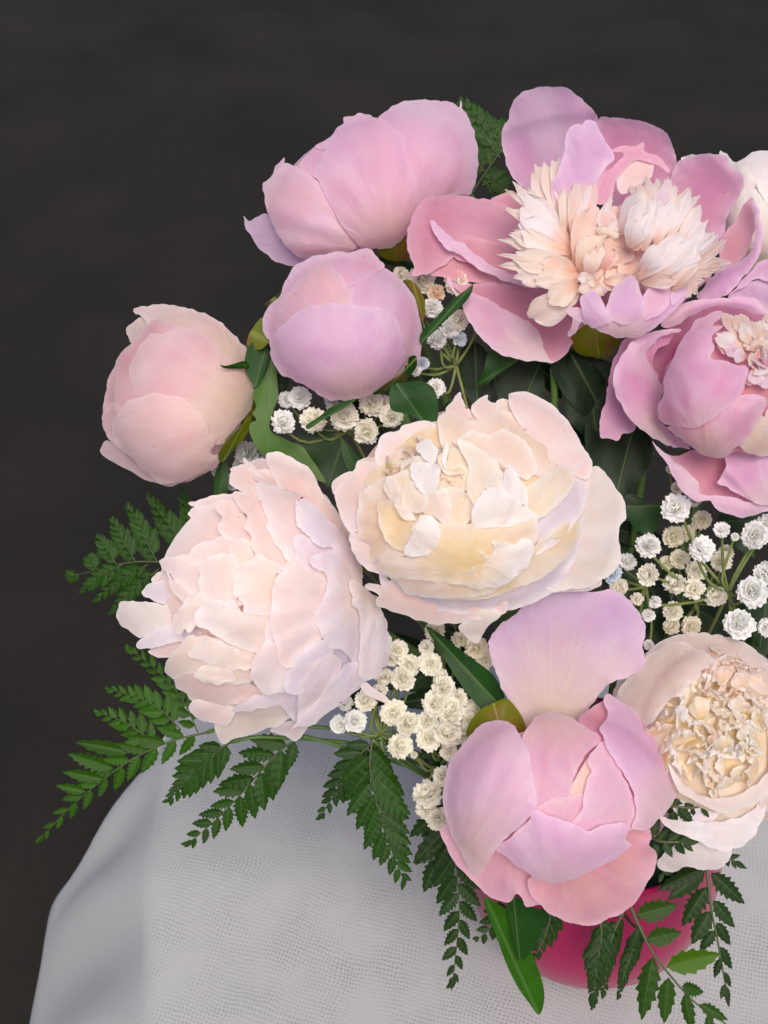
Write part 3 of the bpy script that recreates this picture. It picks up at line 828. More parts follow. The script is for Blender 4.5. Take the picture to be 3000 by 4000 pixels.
# --- big open pink peony with a feathery heart
def peony_open_pink():
    root = flower('peony', 'wide open rose pink peony with a feathery cream and white heart of narrow petals', P('B', [(890, 1150)])[0], -330)
    cup = Body(P('B', [(860, 760)])[0], 700, 560, -260, w0=130)     # a hollow bowl of guard petals
    B = (900, 900)
    petals(root, 'B', cup, [
        ('560,760 700,640 900,600 1150,640 1320,760 1330,940 1200,1080 1050,1140 900,1140 740,1040 620,920', dict(lift=-60, mat=ROSE, col=rose)),
        ('420,550 480,520 530,520 600,640 560,700 480,590', dict(lift=-30, mat=ROSE, col=rose)),
        ('900,195 960,185 1020,184 1090,200 1150,215 1200,250 1236,310 1247,370 1240,430 1200,600 1050,700 950,600 880,400', dict(lift=-40, lip=8, flute=8)),
        ('468,290 475,230 500,180 520,110 570,65 640,47 720,44 770,55 820,95 870,140 896,185 902,260 900,500 850,650 750,650 650,560 545,478 510,440 495,400 480,350', dict(lift=-20, lip=8, flute=8, col=lin(226, 164, 204))),
        ('1238,412 1280,370 1340,350 1400,344 1470,355 1490,400 1548,440 1546,490 1530,540 1492,590 1470,650 1462,700 1400,760 1250,800 1180,640', dict(lift=-10, flute=6)),
        ('44,730 60,650 90,580 130,545 200,527 290,530 380,545 450,560 520,590 620,680 720,800 600,800 470,760 380,745 300,722 270,790 210,840 140,880 70,887 76,850 58,800', dict(lift=-20, mat=ROSE, col=lin(232, 168, 184), lip=6, flute=7)),
        ('150,878 210,830 280,800 400,800 600,860 720,930 690,950 560,938 450,922 300,917 200,897', dict(lift=-30, mat=ROSE, col=rose)),
        ('255,805 300,722 400,728 480,745 620,800 720,880 640,920 500,892 400,852', dict(lift=0, mat=ROSE, col=rose)),
        ('150,648 172,650 212,690 260,730 305,752 362,800 422,842 482,868 545,895 690,930 640,942 560,934 500,918 440,892 370,862 290,802 230,772 180,722', dict(lift=30, bulge=18, bl=40, col=lav)),
        ('1380,900 1440,860 1440,745 1470,692 1510,650 1545,585 1582,540 1608,600 1600,680 1570,770 1530,830 1430,890 1300,960 1250,900', dict(lift=10, mat=ROSE, col=rose)),
        ('1340,985 1375,935 1420,882 1475,848 1545,818 1585,775 1602,700 1595,620 1582,538 1612,580 1632,680 1630,760 1602,832 1552,892 1502,952 1450,987 1390,995', dict(lift=60, bulge=26, bl=40, col=lin(222, 160, 208))),
        ('225,905 290,930 330,925 420,920 520,925 640,938 760,950 900,990 880,1080 817,1132 782,1202 742,1252 695,1277 640,1240 540,1150 400,1060 300,980', dict(lift=-10, mat=ROSE, col=lin(224, 150, 172), base=(880, 900))),
        ('225,905 245,912 275,970 330,965 390,985 450,1020 520,1060 580,1090 620,1120 642,1160 662,1220 682,1260 697,1277 620,1272 540,1262 470,1242 400,1192 350,1132 310,1072 288,1012 250,962', dict(lift=36, bulge=34, bl=60, col=lin(236, 178, 206), flute=5, base=(700, 1300))),
    ], B, PINK, pkd)
    # sepal bulb underneath
    petals(root, 'B', Body(P('B', [(880, 1150)])[0], 120, 110, 120, w0=-150), [
        ('775,1190 800,1140 880,1100 985,1130 995,1180 985,1212 942,1256 905,1252 898,1262 880,1252 820,1242', dict(lift=0))], (880, 1100), SEPAL, olive, name='sepal', jag=0, ruf=1, flute=0)
    # heart: left fan
    fan = Body(P('J', [(520, 560)])[0], 330, 330, 170, w0=60)
    dome = Body(P('J', [(1170, 560)])[0], 250, 300, 260, w0=70)
    cr2 = lin(253, 238, 220); wh2 = lin(252, 246, 250); pe2 = lin(252, 222, 206); pp = lin(252, 210, 206)
    def st(bx, by, tx, ty, w, col, lift=0, body=fan, arch=16, cup=.1, jag=.10, mat=PEACH, wk=.78, **k):
        p0 = P('J', [(bx, by)])[0]; p1 = P('J', [(tx, ty)])[0]
        strip('petal', root, p0, p1, lift - 46, lift, w * wk, mat, col, arch=arch, cup=cup, jag=jag, hfun=body.h, **k)
    rows = [(600, 560, 380, 40, 130, cr2), (600, 520, 440, 10, 130, cr2), (620, 500, 505, -10, 110, cr2), (560, 520, 240, 170, 90, cr2),
            (560, 480, 185, 215, 28, cr2), (560, 480, 195, 340, 60, cr2), (560, 500, 315, 190, 70, cr2), (590, 560, 275, 250, 160, wh2),
            (600, 630, 135, 525, 34, cr2), (600, 620, 195, 480, 90, cr2), (600, 640, 205, 545, 60, cr2), (600, 590, 245, 420, 165, wh2),
            (610, 680, 130, 620, 28, cr2), (620, 690, 150, 690, 50, cr2), (620, 680, 215, 630, 115, cr2), (630, 700, 240, 712, 80, cr2),
            (640, 740, 240, 765, 115, cr2), (650, 770, 350, 785, 90, cr2), (640, 730, 405, 665, 110, pe2), (650, 780, 455, 815, 80, cr2),
            (650, 830, 555, 950, 52, cr2), (640, 840, 322, 1035, 150, cr2), (650, 810, 460, 935, 115, cr2)]
    for i, r_ in enumerate(rows):
        st(*r_, lift=-20 + i * 2.6 + (i * 7 % 5) * 5, jag=.17 if r_[4] > 60 else .05, wk=.86, ruf=3, side=(i * 13 % 7 - 3) * 3.0)
    # tall inner petals
    flat = Body(P('B', [(830, 420)])[0], 900, 900, 10, w0=170)
    for s_, d_ in [
        ('880,560 888,480 920,430 980,392 1012,345 960,332 1000,310 1060,308 1100,296 1105,330 1160,350 1210,400 1217,427 1150,390 1080,372 1030,400 985,450 970,510 930,570', dict(lift=-10, mat=ROSE, col=lin(236, 170, 190), bulge=16)),
        ('980,440 1040,380 1090,358 1142,380 1142,440 1060,500 1000,520', dict(lift=-20, mat=PEACH, col=pp, ruf=9)),
        ('688,490 720,420 745,350 755,270 780,220 815,208 828,216 850,195 890,200 905,240 930,280 960,330 972,370 940,400 902,455 880,530 850,640 780,660 710,600', dict(lift=10, col=lav, bulge=20, flute=7))]:
        petals(root, 'B', flat, [(s_, d_)], (830, 720), PINK, pk)
    mid = [(560, 500, 560, 205, 60, cr2), (650, 600, 740, 110, 90, pp), (610, 540, 640, 140, 75, pe2), (600, 560, 735, 150, 40, wh2),
           (640, 700, 765, 320, 180, pe2), (700, 640, 860, 250, 60, wh2), (780, 740, 820, 550, 150, pp), (870, 740, 985, 590, 130, pe2), (830, 740, 905, 500, 190, pe2),
           (650, 720, 775, 500, 150, cr2), (700, 760, 755, 590, 90, cr2), (860, 520, 800, 350, 100, pp), (800, 540, 905, 395, 60, wh2), (810, 540, 840, 450, 120, cr2),
           (740, 760, 640, 770, 60, wh2), (760, 770, 700, 800, 60, cr2), (800, 790, 980, 770, 70, cr2), (760, 800, 640, 850, 60, cr2), (740, 800, 800, 880, 70, cr2), (850, 820, 1090, 800, 60, cr2)]
    for i, r_ in enumerate(mid):
        st(*r_, lift=20 + i * 2.5, body=fan, arch=30, cup=.16, ruf=3)
    # right dome: the back petals first
    dm = []
    for tx, ty in [(1560, 560), (1572, 520), (1545, 645), (1600, 668), (1555, 690), (1470, 640), (1490, 742), (1430, 790), (1385, 880), (1330, 900)]:
        dm.append((1290, 740, tx, ty, 62, pe2))
    for tx, ty in [(1000, 150), (945, 175), (1060, 120), (1130, 130), (1210, 130), (1255, 170), (1335, 205), (1395, 255), (1410, 330)]:
        dm.append((1150, 480, tx, ty, 74, cr2))
    dm += [(1200, 560, 1345, 215, 90, wh2), (1240, 580, 1405, 310, 90, wh2), (1180, 540, 1292, 295, 90, wh2), (1260, 600, 1445, 405, 90, wh2), (1290, 640, 1505, 485, 90, wh2),
           (1140, 540, 1200, 145, 120, lin(244, 216, 240)), (900, 500, 1045, 225, 150, wh2), (1130, 560, 1232, 275, 110, wh2), (1130, 580, 1140, 270, 110, wh2),
           (1000, 600, 1070, 262, 160, wh2), (960, 580, 1055, 395, 150, wh2), (1050, 600, 1105, 325, 130, wh2), (1260, 700, 1400, 560, 110, wh2), (1220, 740, 1510, 500, 70, wh2),
           (1010, 730, 1165, 560, 120, wh2), (1180, 760, 1390, 520, 130, wh2), (1100, 790, 1372, 520, 130, wh2), (1020, 770, 1305, 485, 140, wh2), (1180, 790, 1395, 655, 100, wh2), (1230, 850, 1390, 690, 80, pe2), (1040, 800, 1260, 790, 90, pe2)]
    hr = random.Random(8)
    for i, r_ in enumerate(dm):
        st(*r_, lift=-34 + i * 2.0 + hr.uniform(-3, 24), body=dome, arch=hr.uniform(4, 18), cup=hr.uniform(-.1, .12), jag=.13, wk=.66, ruf=hr.uniform(1, 4), side=hr.uniform(-9, 9))
    rr = random.Random(4)
    for bx, by, tx, ty, w_, c_ in [(900, 640, 940, 780, 190, pe2), (960, 600, 1010, 760, 170, pe2), (880, 560, 900, 700, 170, pp), (1000, 640, 1080, 800, 150, pe2), (940, 480, 900, 600, 150, pp), (760, 700, 820, 860, 150, pe2), (860, 700, 880, 860, 150, pe2), (690, 640, 720, 800, 150, pe2),
                               (960, 420, 930, 300, 150, pp), (880, 440, 840, 320, 150, pp), (1080, 700, 1180, 880, 150, pe2), (1180, 740, 1300, 900, 150, pe2)]:
        st(bx, by, tx, ty, w_, c_, lift=-50, body=Body(P('J', [(930, 620)])[0], 420, 320, 190, w0=70), jag=.14, ruf=4)
    for i in range(26):           # deep filling petals of the heart
        a = rr.uniform(0, 6.28); q = rr.uniform(.25, .85)
        cx, cy = (1150, 560) if i % 2 else (640, 600)
        st(cx, cy, cx + math.cos(a) * 260 * q, cy + math.sin(a) * 290 * q, 90, pe2, lift=-70, body=dome if i % 2 else fan)
    # curled lilac petals in front of the heart
    frt = Body(P('B', [(1030, 1020)])[0], 330, 150, 120, w0=170)
    petals(root, 'B', frt, [
        ('760,1040 800,1028 832,1050 822,1100 782,1160 764,1152 788,1092 765,1062', dict(col=pkl)),
        ('815,1040 860,1060 940,1050 1060,1010 1160,1000 1240,960 1290,935 1300,950 1280,1002 1222,1062 1152,1122 1082,1162 1002,1167 940,1152 882,1122 830,1095', dict(lift=0, bulge=22, col=lin(230, 178, 220))),
        ('1090,1060 1108,965 1160,912 1222,908 1222,970 1205,1035 1130,1085', dict(lift=10)),
        ('1222,980 1245,940 1290,918 1302,945 1270,990 1230,1020', dict(lift=14, col=lav)),
        ('940,1060 958,960 1000,918 1052,888 1082,930 1097,1000 1092,1072 1010,1110', dict(lift=18, bulge=14, col=lav, flute=7)),
        ('818,992 870,953 902,970 932,1030 965,1085 900,1118 850,1106', dict(lift=24, bulge=10, col=lav)),
    ], (1000, 1190), PINK, pk, ruf=5)
peony_open_pink()

# --- pink peony at the right edge
def peony_right_pink():
    b = Body(P('F', [(880, 620)])[0], 285, 300, 280, w0=150)
    root = flower('peony', 'deep pink peony with a smooth cupped ball of petals around a peach ruffled centre', P('F', [(800, 900)])[0], -200)
    cup = Body(P('F', [(860, 640)])[0], 440, 460, -160, w0=190)
    back_petals(root, b, PINK, pkd, 6, .92); core(root, b, ROSE, rose, .9, lift=-30)
    B = (760, 1000)
    petals(root, 'F', cup, [
        ('135,850 140,790 165,700 185,600 200,500 250,380 270,340 350,310 420,330 400,500 340,650 345,835 310,870 270,880 235,918 200,905 145,897', dict(lift=-90, mat=ROSE, col=lin(206, 150, 186), tilt=(.15, 0))),
        ('400,430 420,370 480,320 560,250 640,190 760,120 900,100 1106,170 1300,350 1300,700 1106,900 700,900 480,700 430,520', dict(lift=-60, mat=ROSE, col=lin(196, 100, 140))),  # inside of the cup, its pink darkened to paint in the hollow's shade
        ('490,240 510,205 580,150 660,110 760,100 880,92 980,88 1042,105 1106,170 1250,300 1300,420 1240,420 1106,215 1040,190 960,160 860,140 780,145 700,180 640,210 590,245 540,265 500,265', dict(lift=70, bulge=26, bl=50, lip=-10, col=lin(236, 176, 214), base=(420, 500))),
        ('400,430 440,350 500,310 580,284 560,300 530,360 470,390 440,470 480,560 440,520', dict(lift=20, mat=ROSE, col=lin(214, 120, 176))),
        ('213,560 225,500 260,430 320,350 380,310 460,285 550,270 602,280 560,302 500,312 450,350 412,400 402,430 430,490 470,560 496,600 498,640 485,720 477,790 492,822 532,872 570,945 500,932 420,882 350,832 290,762 250,692 220,622', dict(lift=60, bulge=50, bl=60, col=lin(232, 166, 206), flute=8, ruf=8, base=(480, 980))),
        ('488,815 540,860 640,940 660,968 600,957 540,932', dict(lift=70, col=pkd)),
    ], B, PINK, pkd)
    petals(root, 'F', Body(P('F', [(740, 1150)])[0], 330, 190, 40, w0=110), [
        ('520,1000 600,1000 680,970 760,1000 900,1000 1000,1100 1106,1290 1000,1290 900,1262 800,1250 715,1240 690,1180 640,1110 580,1050', dict(lift=-30, mat=ROSE, col=lin(222, 140, 160), base=(840, 960))),
        ('438,918 480,960 540,1010 600,1060 660,1110 706,1160 712,1220 780,1232 880,1238 1000,1270 1106,1288 1250,1290 1250,1312 1106,1322 980,1357 880,1342 800,1302 772,1262 712,1267 650,1242 600,1192 560,1122 520,1042 480,992', dict(lift=20, bulge=16, bl=40, col=lin(238, 186, 214), base=(800, 1000))),
        ('813,1160 840,1120 862,1060 860,1000 912,923 950,950 1000,980 1106,990 1260,1000 1300,1200 1260,1292 1106,1288 1050,1282 950,1232 880,1192', dict(lift=50, bulge=24, flute=9, col=lin(232, 174, 210), base=(1106, 1350))),
    ], (840, 960), PINK, pkd)
    petals(root, 'F', b, [
        ('930,925 990,860 1040,780 1082,778 1092,850 1150,900 1150,990 1020,1000', dict(lift=10, mat=PEACH, col=crm, base=(980, 1100))),
        ('1090,760 1180,700 1250,800 1200,960 1110,930', dict(lift=4, mat=PEACH, col=crm)),
        ('525,838 640,820 730,780 850,720 930,660 1000,650 1097,670 1082,740 1052,800 1002,880 960,930 912,962 870,1002 830,1020 760,1007 700,977 640,932 570,882', dict(lift=14, bulge=20, col=lin(236, 170, 196), flute=5)),
        ('640,300 680,240 742,195 832,168 842,200 800,240 790,262 862,254 800,292 760,330 640,380', dict(lift=10, col=lin(238, 180, 208))),
        ('475,780 470,740 500,650 510,560 540,480 580,400 620,310 680,285 770,292 780,345 800,380 780,440 860,460 940,480 986,500 976,590 940,660 880,720 800,780 720,832 640,840 560,832 500,816', dict(lift=34, bulge=30, col=lin(236, 172, 206), flute=5)),
    ], B, PINK, pkd)
    rr = random.Random(9)
    tops = [(560, 480, 110, wht), (640, 590, 90, lav), (720, 660, 100, lin(244, 220, 244)), (780, 420, 90, pch), (620, 270, 90, pch), (770, 280, 110, pch), (880, 350, 100, pch), (980, 420, 110, pch),
            (900, 560, 100, pch), (860, 700, 90, crm), (960, 760, 120, lin(240, 220, 246)), (1000, 860, 110, wht), (940, 950, 110, lin(240, 210, 234)), (1020, 980, 100, lin(240, 210, 234)), (1030, 560, 100, pch), (1040, 660, 100, wht), (800, 360, 80, wht)]
    for i, (x, y, w, c) in enumerate(tops):          # crop L coordinates; they lean in towards the heart
        p1 = P('L', [(x, y)])[0]; ctr = P('L', [(980, 620)])[0]; out = p1 + (p1 - ctr) * .0
        p0 = ctr + (p1 - ctr) * .35 + np.array((rr.uniform(-15, 15), rr.uniform(10, 30)))
        strip('petal', root, p0, p1, -30, 14 + i, w * .62, PEACH, c, arch=14, cup=.15, jag=.12, hfun=b.h, ruf=3, notch=.06)
    for i in range(34):
        a = rr.uniform(0, 6.28); q = rr.uniform(.2, 1)
        ctr = P('L', [(1010, 600)])[0]
        p1 = ctr + np.array((math.cos(a) * 190 * q, math.sin(a) * 170 * q)); p0 = p1 * .55 + ctr * .45 + np.array((0, 24))
        strip('petal', root, p0, p1, -44, rr.uniform(-4, 16), rr.uniform(46, 70), PEACH, rr.choice([pch, pch, lin(248, 196, 180), wht]), arch=12, cup=.2, jag=.14, hfun=b.h, ruf=4, notch=.05)
    # guard petal of this bloom showing beyond the open flower
    petals(root, 'B', Body(P('B', [(1660, 930)])[0], 300, 300, 60, w0=0), [
        ('1480,985 1550,930 1620,905 1700,920 1800,1000 1800,1150 1659,1060 1590,1000', dict(lift=-40, col=lin(214, 158, 204))),
        ('1480,982 1550,905 1620,830 1700,815 1780,880 1720,930 1620,905 1545,940', dict(lift=-20, col=lin(220, 150, 200))),
    ], (1700, 1100), PINK, pkd)
peony_right_pink()
# --- creamy white double peony in the middle
def peony_cream():
    b = Body(P('D', [(760, 720)])[0], 480, 420, 300, rot=10, w0=200)
    root = flower('peony', 'full creamy white double peony with a buttery centre, in the middle of the bouquet', P('D', [(760, 800)])[0], -150)
    back_petals(root, b, BLUSH, blu, 7, .93); core(root, b, CREAM, yel, .86, lift=-30)
    out = Body(P('D', [(760, 720)])[0], 640, 520, 300, rot=10, w0=140)
    petals(root, 'D', out, [
        ('1380,520 1440,494 1490,540 1530,600 1572,660 1589,740 1566,790 1546,850 1561,940 1550,1010 1510,1050 1450,1090 1380,1127 1300,1127 1200,1140 1050,1000 1100,800 1250,620', dict(lift=-60, col=lin(246, 232, 220), bulge=-14, lip=8, base=(1000, 900))),
        ('1200,1135 1300,1120 1400,1120 1455,1080 1458,1110 1400,1135 1300,1145', dict(lift=-90, col=blu)),
        ('725,1315 790,1270 850,1240 930,1240 935,1270 880,1312 832,1392 810,1407 760,1382 722,1342', dict(lift=-30, col=lin(250, 240, 226))),
        ('655,210 680,160 722,108 738,140 762,190 830,230 900,300 720,300', dict(lift=-70, col=blu)),
        ('785,205 800,160 866,123 872,150 925,180 900,260 820,250', dict(lift=-60, col=blu)),
        ('978,135 1000,108 1060,107 1130,130 1210,180 1270,240 1320,310 1362,390 1397,440 1412,492 1380,560 1250,500 1100,360 1000,220', dict(lift=-50, lip=10)),
        ('75,640 110,580 160,525 230,470 330,500 330,700 260,850 200,835 160,842 110,762', dict(lift=-46, lip=8)),
        ('60,590 90,550 160,518 150,560 110,600 75,640', dict(lift=-60, jag=1)),
        ('232,1118 262,1098 320,1110 400,1080 600,1120 850,1180 965,1200 975,1235 940,1262 800,1292 650,1312 560,1307 430,1262 310,1222 290,1182 300,1160', dict(lift=-40, lip=8)),
        ('150,860 190,833 260,850 400,950 480,1080 420,1100 330,1060 280,1042 220,1012 170,932', dict(lift=-30, lip=6)),
        ('285,435 300,380 322,328 400,310 440,278 540,258 640,300 600,420 420,500 300,480', dict(lift=-40, lip=8)),
    ], (760, 760), BLUSH, blu, flute=4)
    B = (770, 1000)
    petals(root, 'D', b, [
        ('912,162 980,148 1060,168 1150,228 1240,300 1300,378 1342,450 1382,515 1340,640 1200,640 1050,420 960,290', dict(lift=-30, mat=BLUSH, lip=8, base=(800, 720))),
        ('612,292 620,230 690,205 740,230 800,262 900,210 1000,213 1080,240 1150,300 1210,350 1242,400 1237,440 1180,540 1000,520 800,460 650,420', dict(lift=-24, mat=BLUSH, lip=8, base=(800, 720))),
        ('192,470 300,440 400,410 475,398 520,470 500,620 380,680 260,640 205,580', dict(lift=-30, mat=BLUSH, lip=8, base=(700, 720))),
        ('296,980 340,1060 390,1100 480,1110 650,1120 850,1100 1050,1020 1200,900 1290,800 1352,765 1362,790 1332,950 1252,1092 1200,1152 1050,1222 900,1252 740,1257 600,1242 500,1202 400,1192 320,1102', dict(lift=-12, mat=BLUSH, lip=8, base=(770, 1500), col=lavw)),
        ('1350,470 1392,498 1397,600 1372,700 1322,790 1262,860 1202,912 1122,952 1108,922 1128,860 1100,780 1140,660 1230,560', dict(lift=-6, mat=BLUSH, col=lavw, lip=8, base=(1000, 1000))),
        ('600,1180 700,1120 900,1060 1020,980 1120,900 1240,800 1342,778 1332,900 1262,982 1152,1072 1002,1132 850,1182', dict(lift=4, col=yel, lip=4, base=(800, 900))),
        ('405,420 440,360 540,300 680,280 760,300 900,340 960,420 1080,560 1060,640 800,560 560,520 460,500', dict(lift=-34, col=yel, base=(760, 700))),
        ('700,380 720,340 800,310 880,330 940,300 1000,320 1060,360 1110,440 1125,520 1060,560 960,500 860,440', dict(lift=-16, col=lin(250, 230, 214), lip=6, base=(780, 700))),
        ('1040,620 1090,585 1190,520 1262,484 1322,560 1282,640 1202,722 1142,762 1080,790 1050,720', dict(lift=6, col=lin(250, 236, 208), lip=6, base=(1000, 900))),
        ('202,640 230,610 300,570 342,543 382,600 420,680 560,760 560,900 450,960 330,960 290,990 240,982 205,902 192,780', dict(lift=0, col=lin(252, 226, 200), bulge=-20, lip=10, base=(600, 800))),
        ('385,1060 450,1060 600,1060 760,1030 900,978 1010,930 1097,878 1112,912 1082,992 1012,1072 900,1142 800,1172 600,1177 450,1152', dict(lift=16, col=lin(252, 232, 216), bulge=10, lip=6)),
        ('296,1000 350,940 450,960 505,885 480,830 512,758 562,743 622,780 700,790 800,790 950,768 1112,738 1128,790 1132,850 1110,905 1060,990 960,1060 850,1100 760,1110 690,1102 600,1092 500,1082 400,1072 330,1052', dict(lift=26, col=lin(252, 232, 206), bulge=20, lip=6, jag=6)),
        ('690,1100 705,1060 760,1030 842,1002 860,985 822,935 852,948 888,952 900,918 896,880 950,888 1010,888 1060,872 1097,876 1112,910 1082,992 1012,1066 920,1118 820,1128 740,1118', dict(lift=36, col=wht, bulge=12, lip=5, jag=7)),
        ('300,690 400,670 500,760 480,840 440,930 350,890 310,800', dict(lift=14, col=lin(252, 226, 176), bulge=-12, lip=6)),
        ('330,610 350,560 420,520 490,540 510,620 470,700 400,700', dict(lift=12, col=crm, ruf=10, lip=6)),
        ('430,600 500,570 560,620 550,700 490,740 430,700', dict(lift=18, col=lin(252, 236, 214), ruf=10, lip=6)),
        ('560,520 640,515 720,480 780,520 770,610 690,630 600,630', dict(lift=8, col=crm, ruf=11, lip=6)),
        ('640,630 700,600 780,650 800,750 720,800 640,760', dict(lift=12, col=crm, ruf=11, lip=6)),
        ('420,480 500,440 570,470 530,570 450,580', dict(lift=6, col=yel, ruf=10, lip=6)),
        ('610,440 700,400 770,440 750,530 650,530', dict(lift=4, col=yel, ruf=10, lip=6)),
        ('795,705 860,608 920,606 980,636 1052,688 1115,752 1000,800 850,812 785,790', dict(lift=36, col=wht, bulge=12, lip=4)),
        ('930,640 945,590 966,488 1012,520 1062,600 1084,705 1050,720 990,660', dict(lift=26, col=wht, lip=4, base=(1000, 900))),
        ('712,372 760,358 850,418 922,480 955,550 935,610 862,602 800,695 758,600 772,500', dict(lift=20, col=lin(252, 240, 220), lip=8, ruf=9, base=(760, 760))),
        ('540,650 600,618 652,608 685,722 650,780 600,760 538,734', dict(lift=24, col=lin(252, 230, 218), ruf=8)),
        ('466,500 510,468 572,478 624,500 622,560 582,634 530,632 498,592', dict(lift=34, col=wht, ruf=8, bulge=6)),
        ('496,402 520,360 562,353 602,390 614,432 580,480 540,450', dict(lift=30, col=wht, ruf=4, bulge=10)),
        ('632,450 650,372 668,380 660,440 645,500', dict(lift=28, col=wht, jag=1)),
        ('340,560 372,545 400,570 420,620 410,680 450,720 500,760 460,780 400,730 380,670', dict(lift=24, col=lin(252, 236, 220), ruf=8)),
        ('480,840 500,780 560,750 610,790 620,880 570,940 500,960 450,960 440,920', dict(lift=44, col=wht, ruf=8, bulge=8)),
    ], B, CREAM, crm, flute=4, jag=4, ruf=8, lk=1.35, pk_=1.6)
    rr = random.Random(21)
    ctr = P('D', [(640, 600)])[0]
    for i in range(36):      # crinkled heart
        a = rr.uniform(0, 6.28); q = rr.uniform(.15, 1)
        p1 = ctr + np.array((math.cos(a) * 250 * q, math.sin(a) * 160 * q)); dr = np.array((math.cos(a * 1.7 + i), math.sin(a * 1.7 + i)))
        strip('petal', root, p1 - dr * rr.uniform(24, 50), p1, -56, rr.uniform(2, 30), rr.uniform(90, 170), CREAM, rr.choice([yel, crm, yel, lin(252, 226, 190)]), arch=6, cup=rr.uniform(-.05, .16), jag=.12, hfun=b.h, ruf=rr.uniform(5, 10), wave=rr.uniform(4, 9), nu=17, nv=8)
peony_cream()

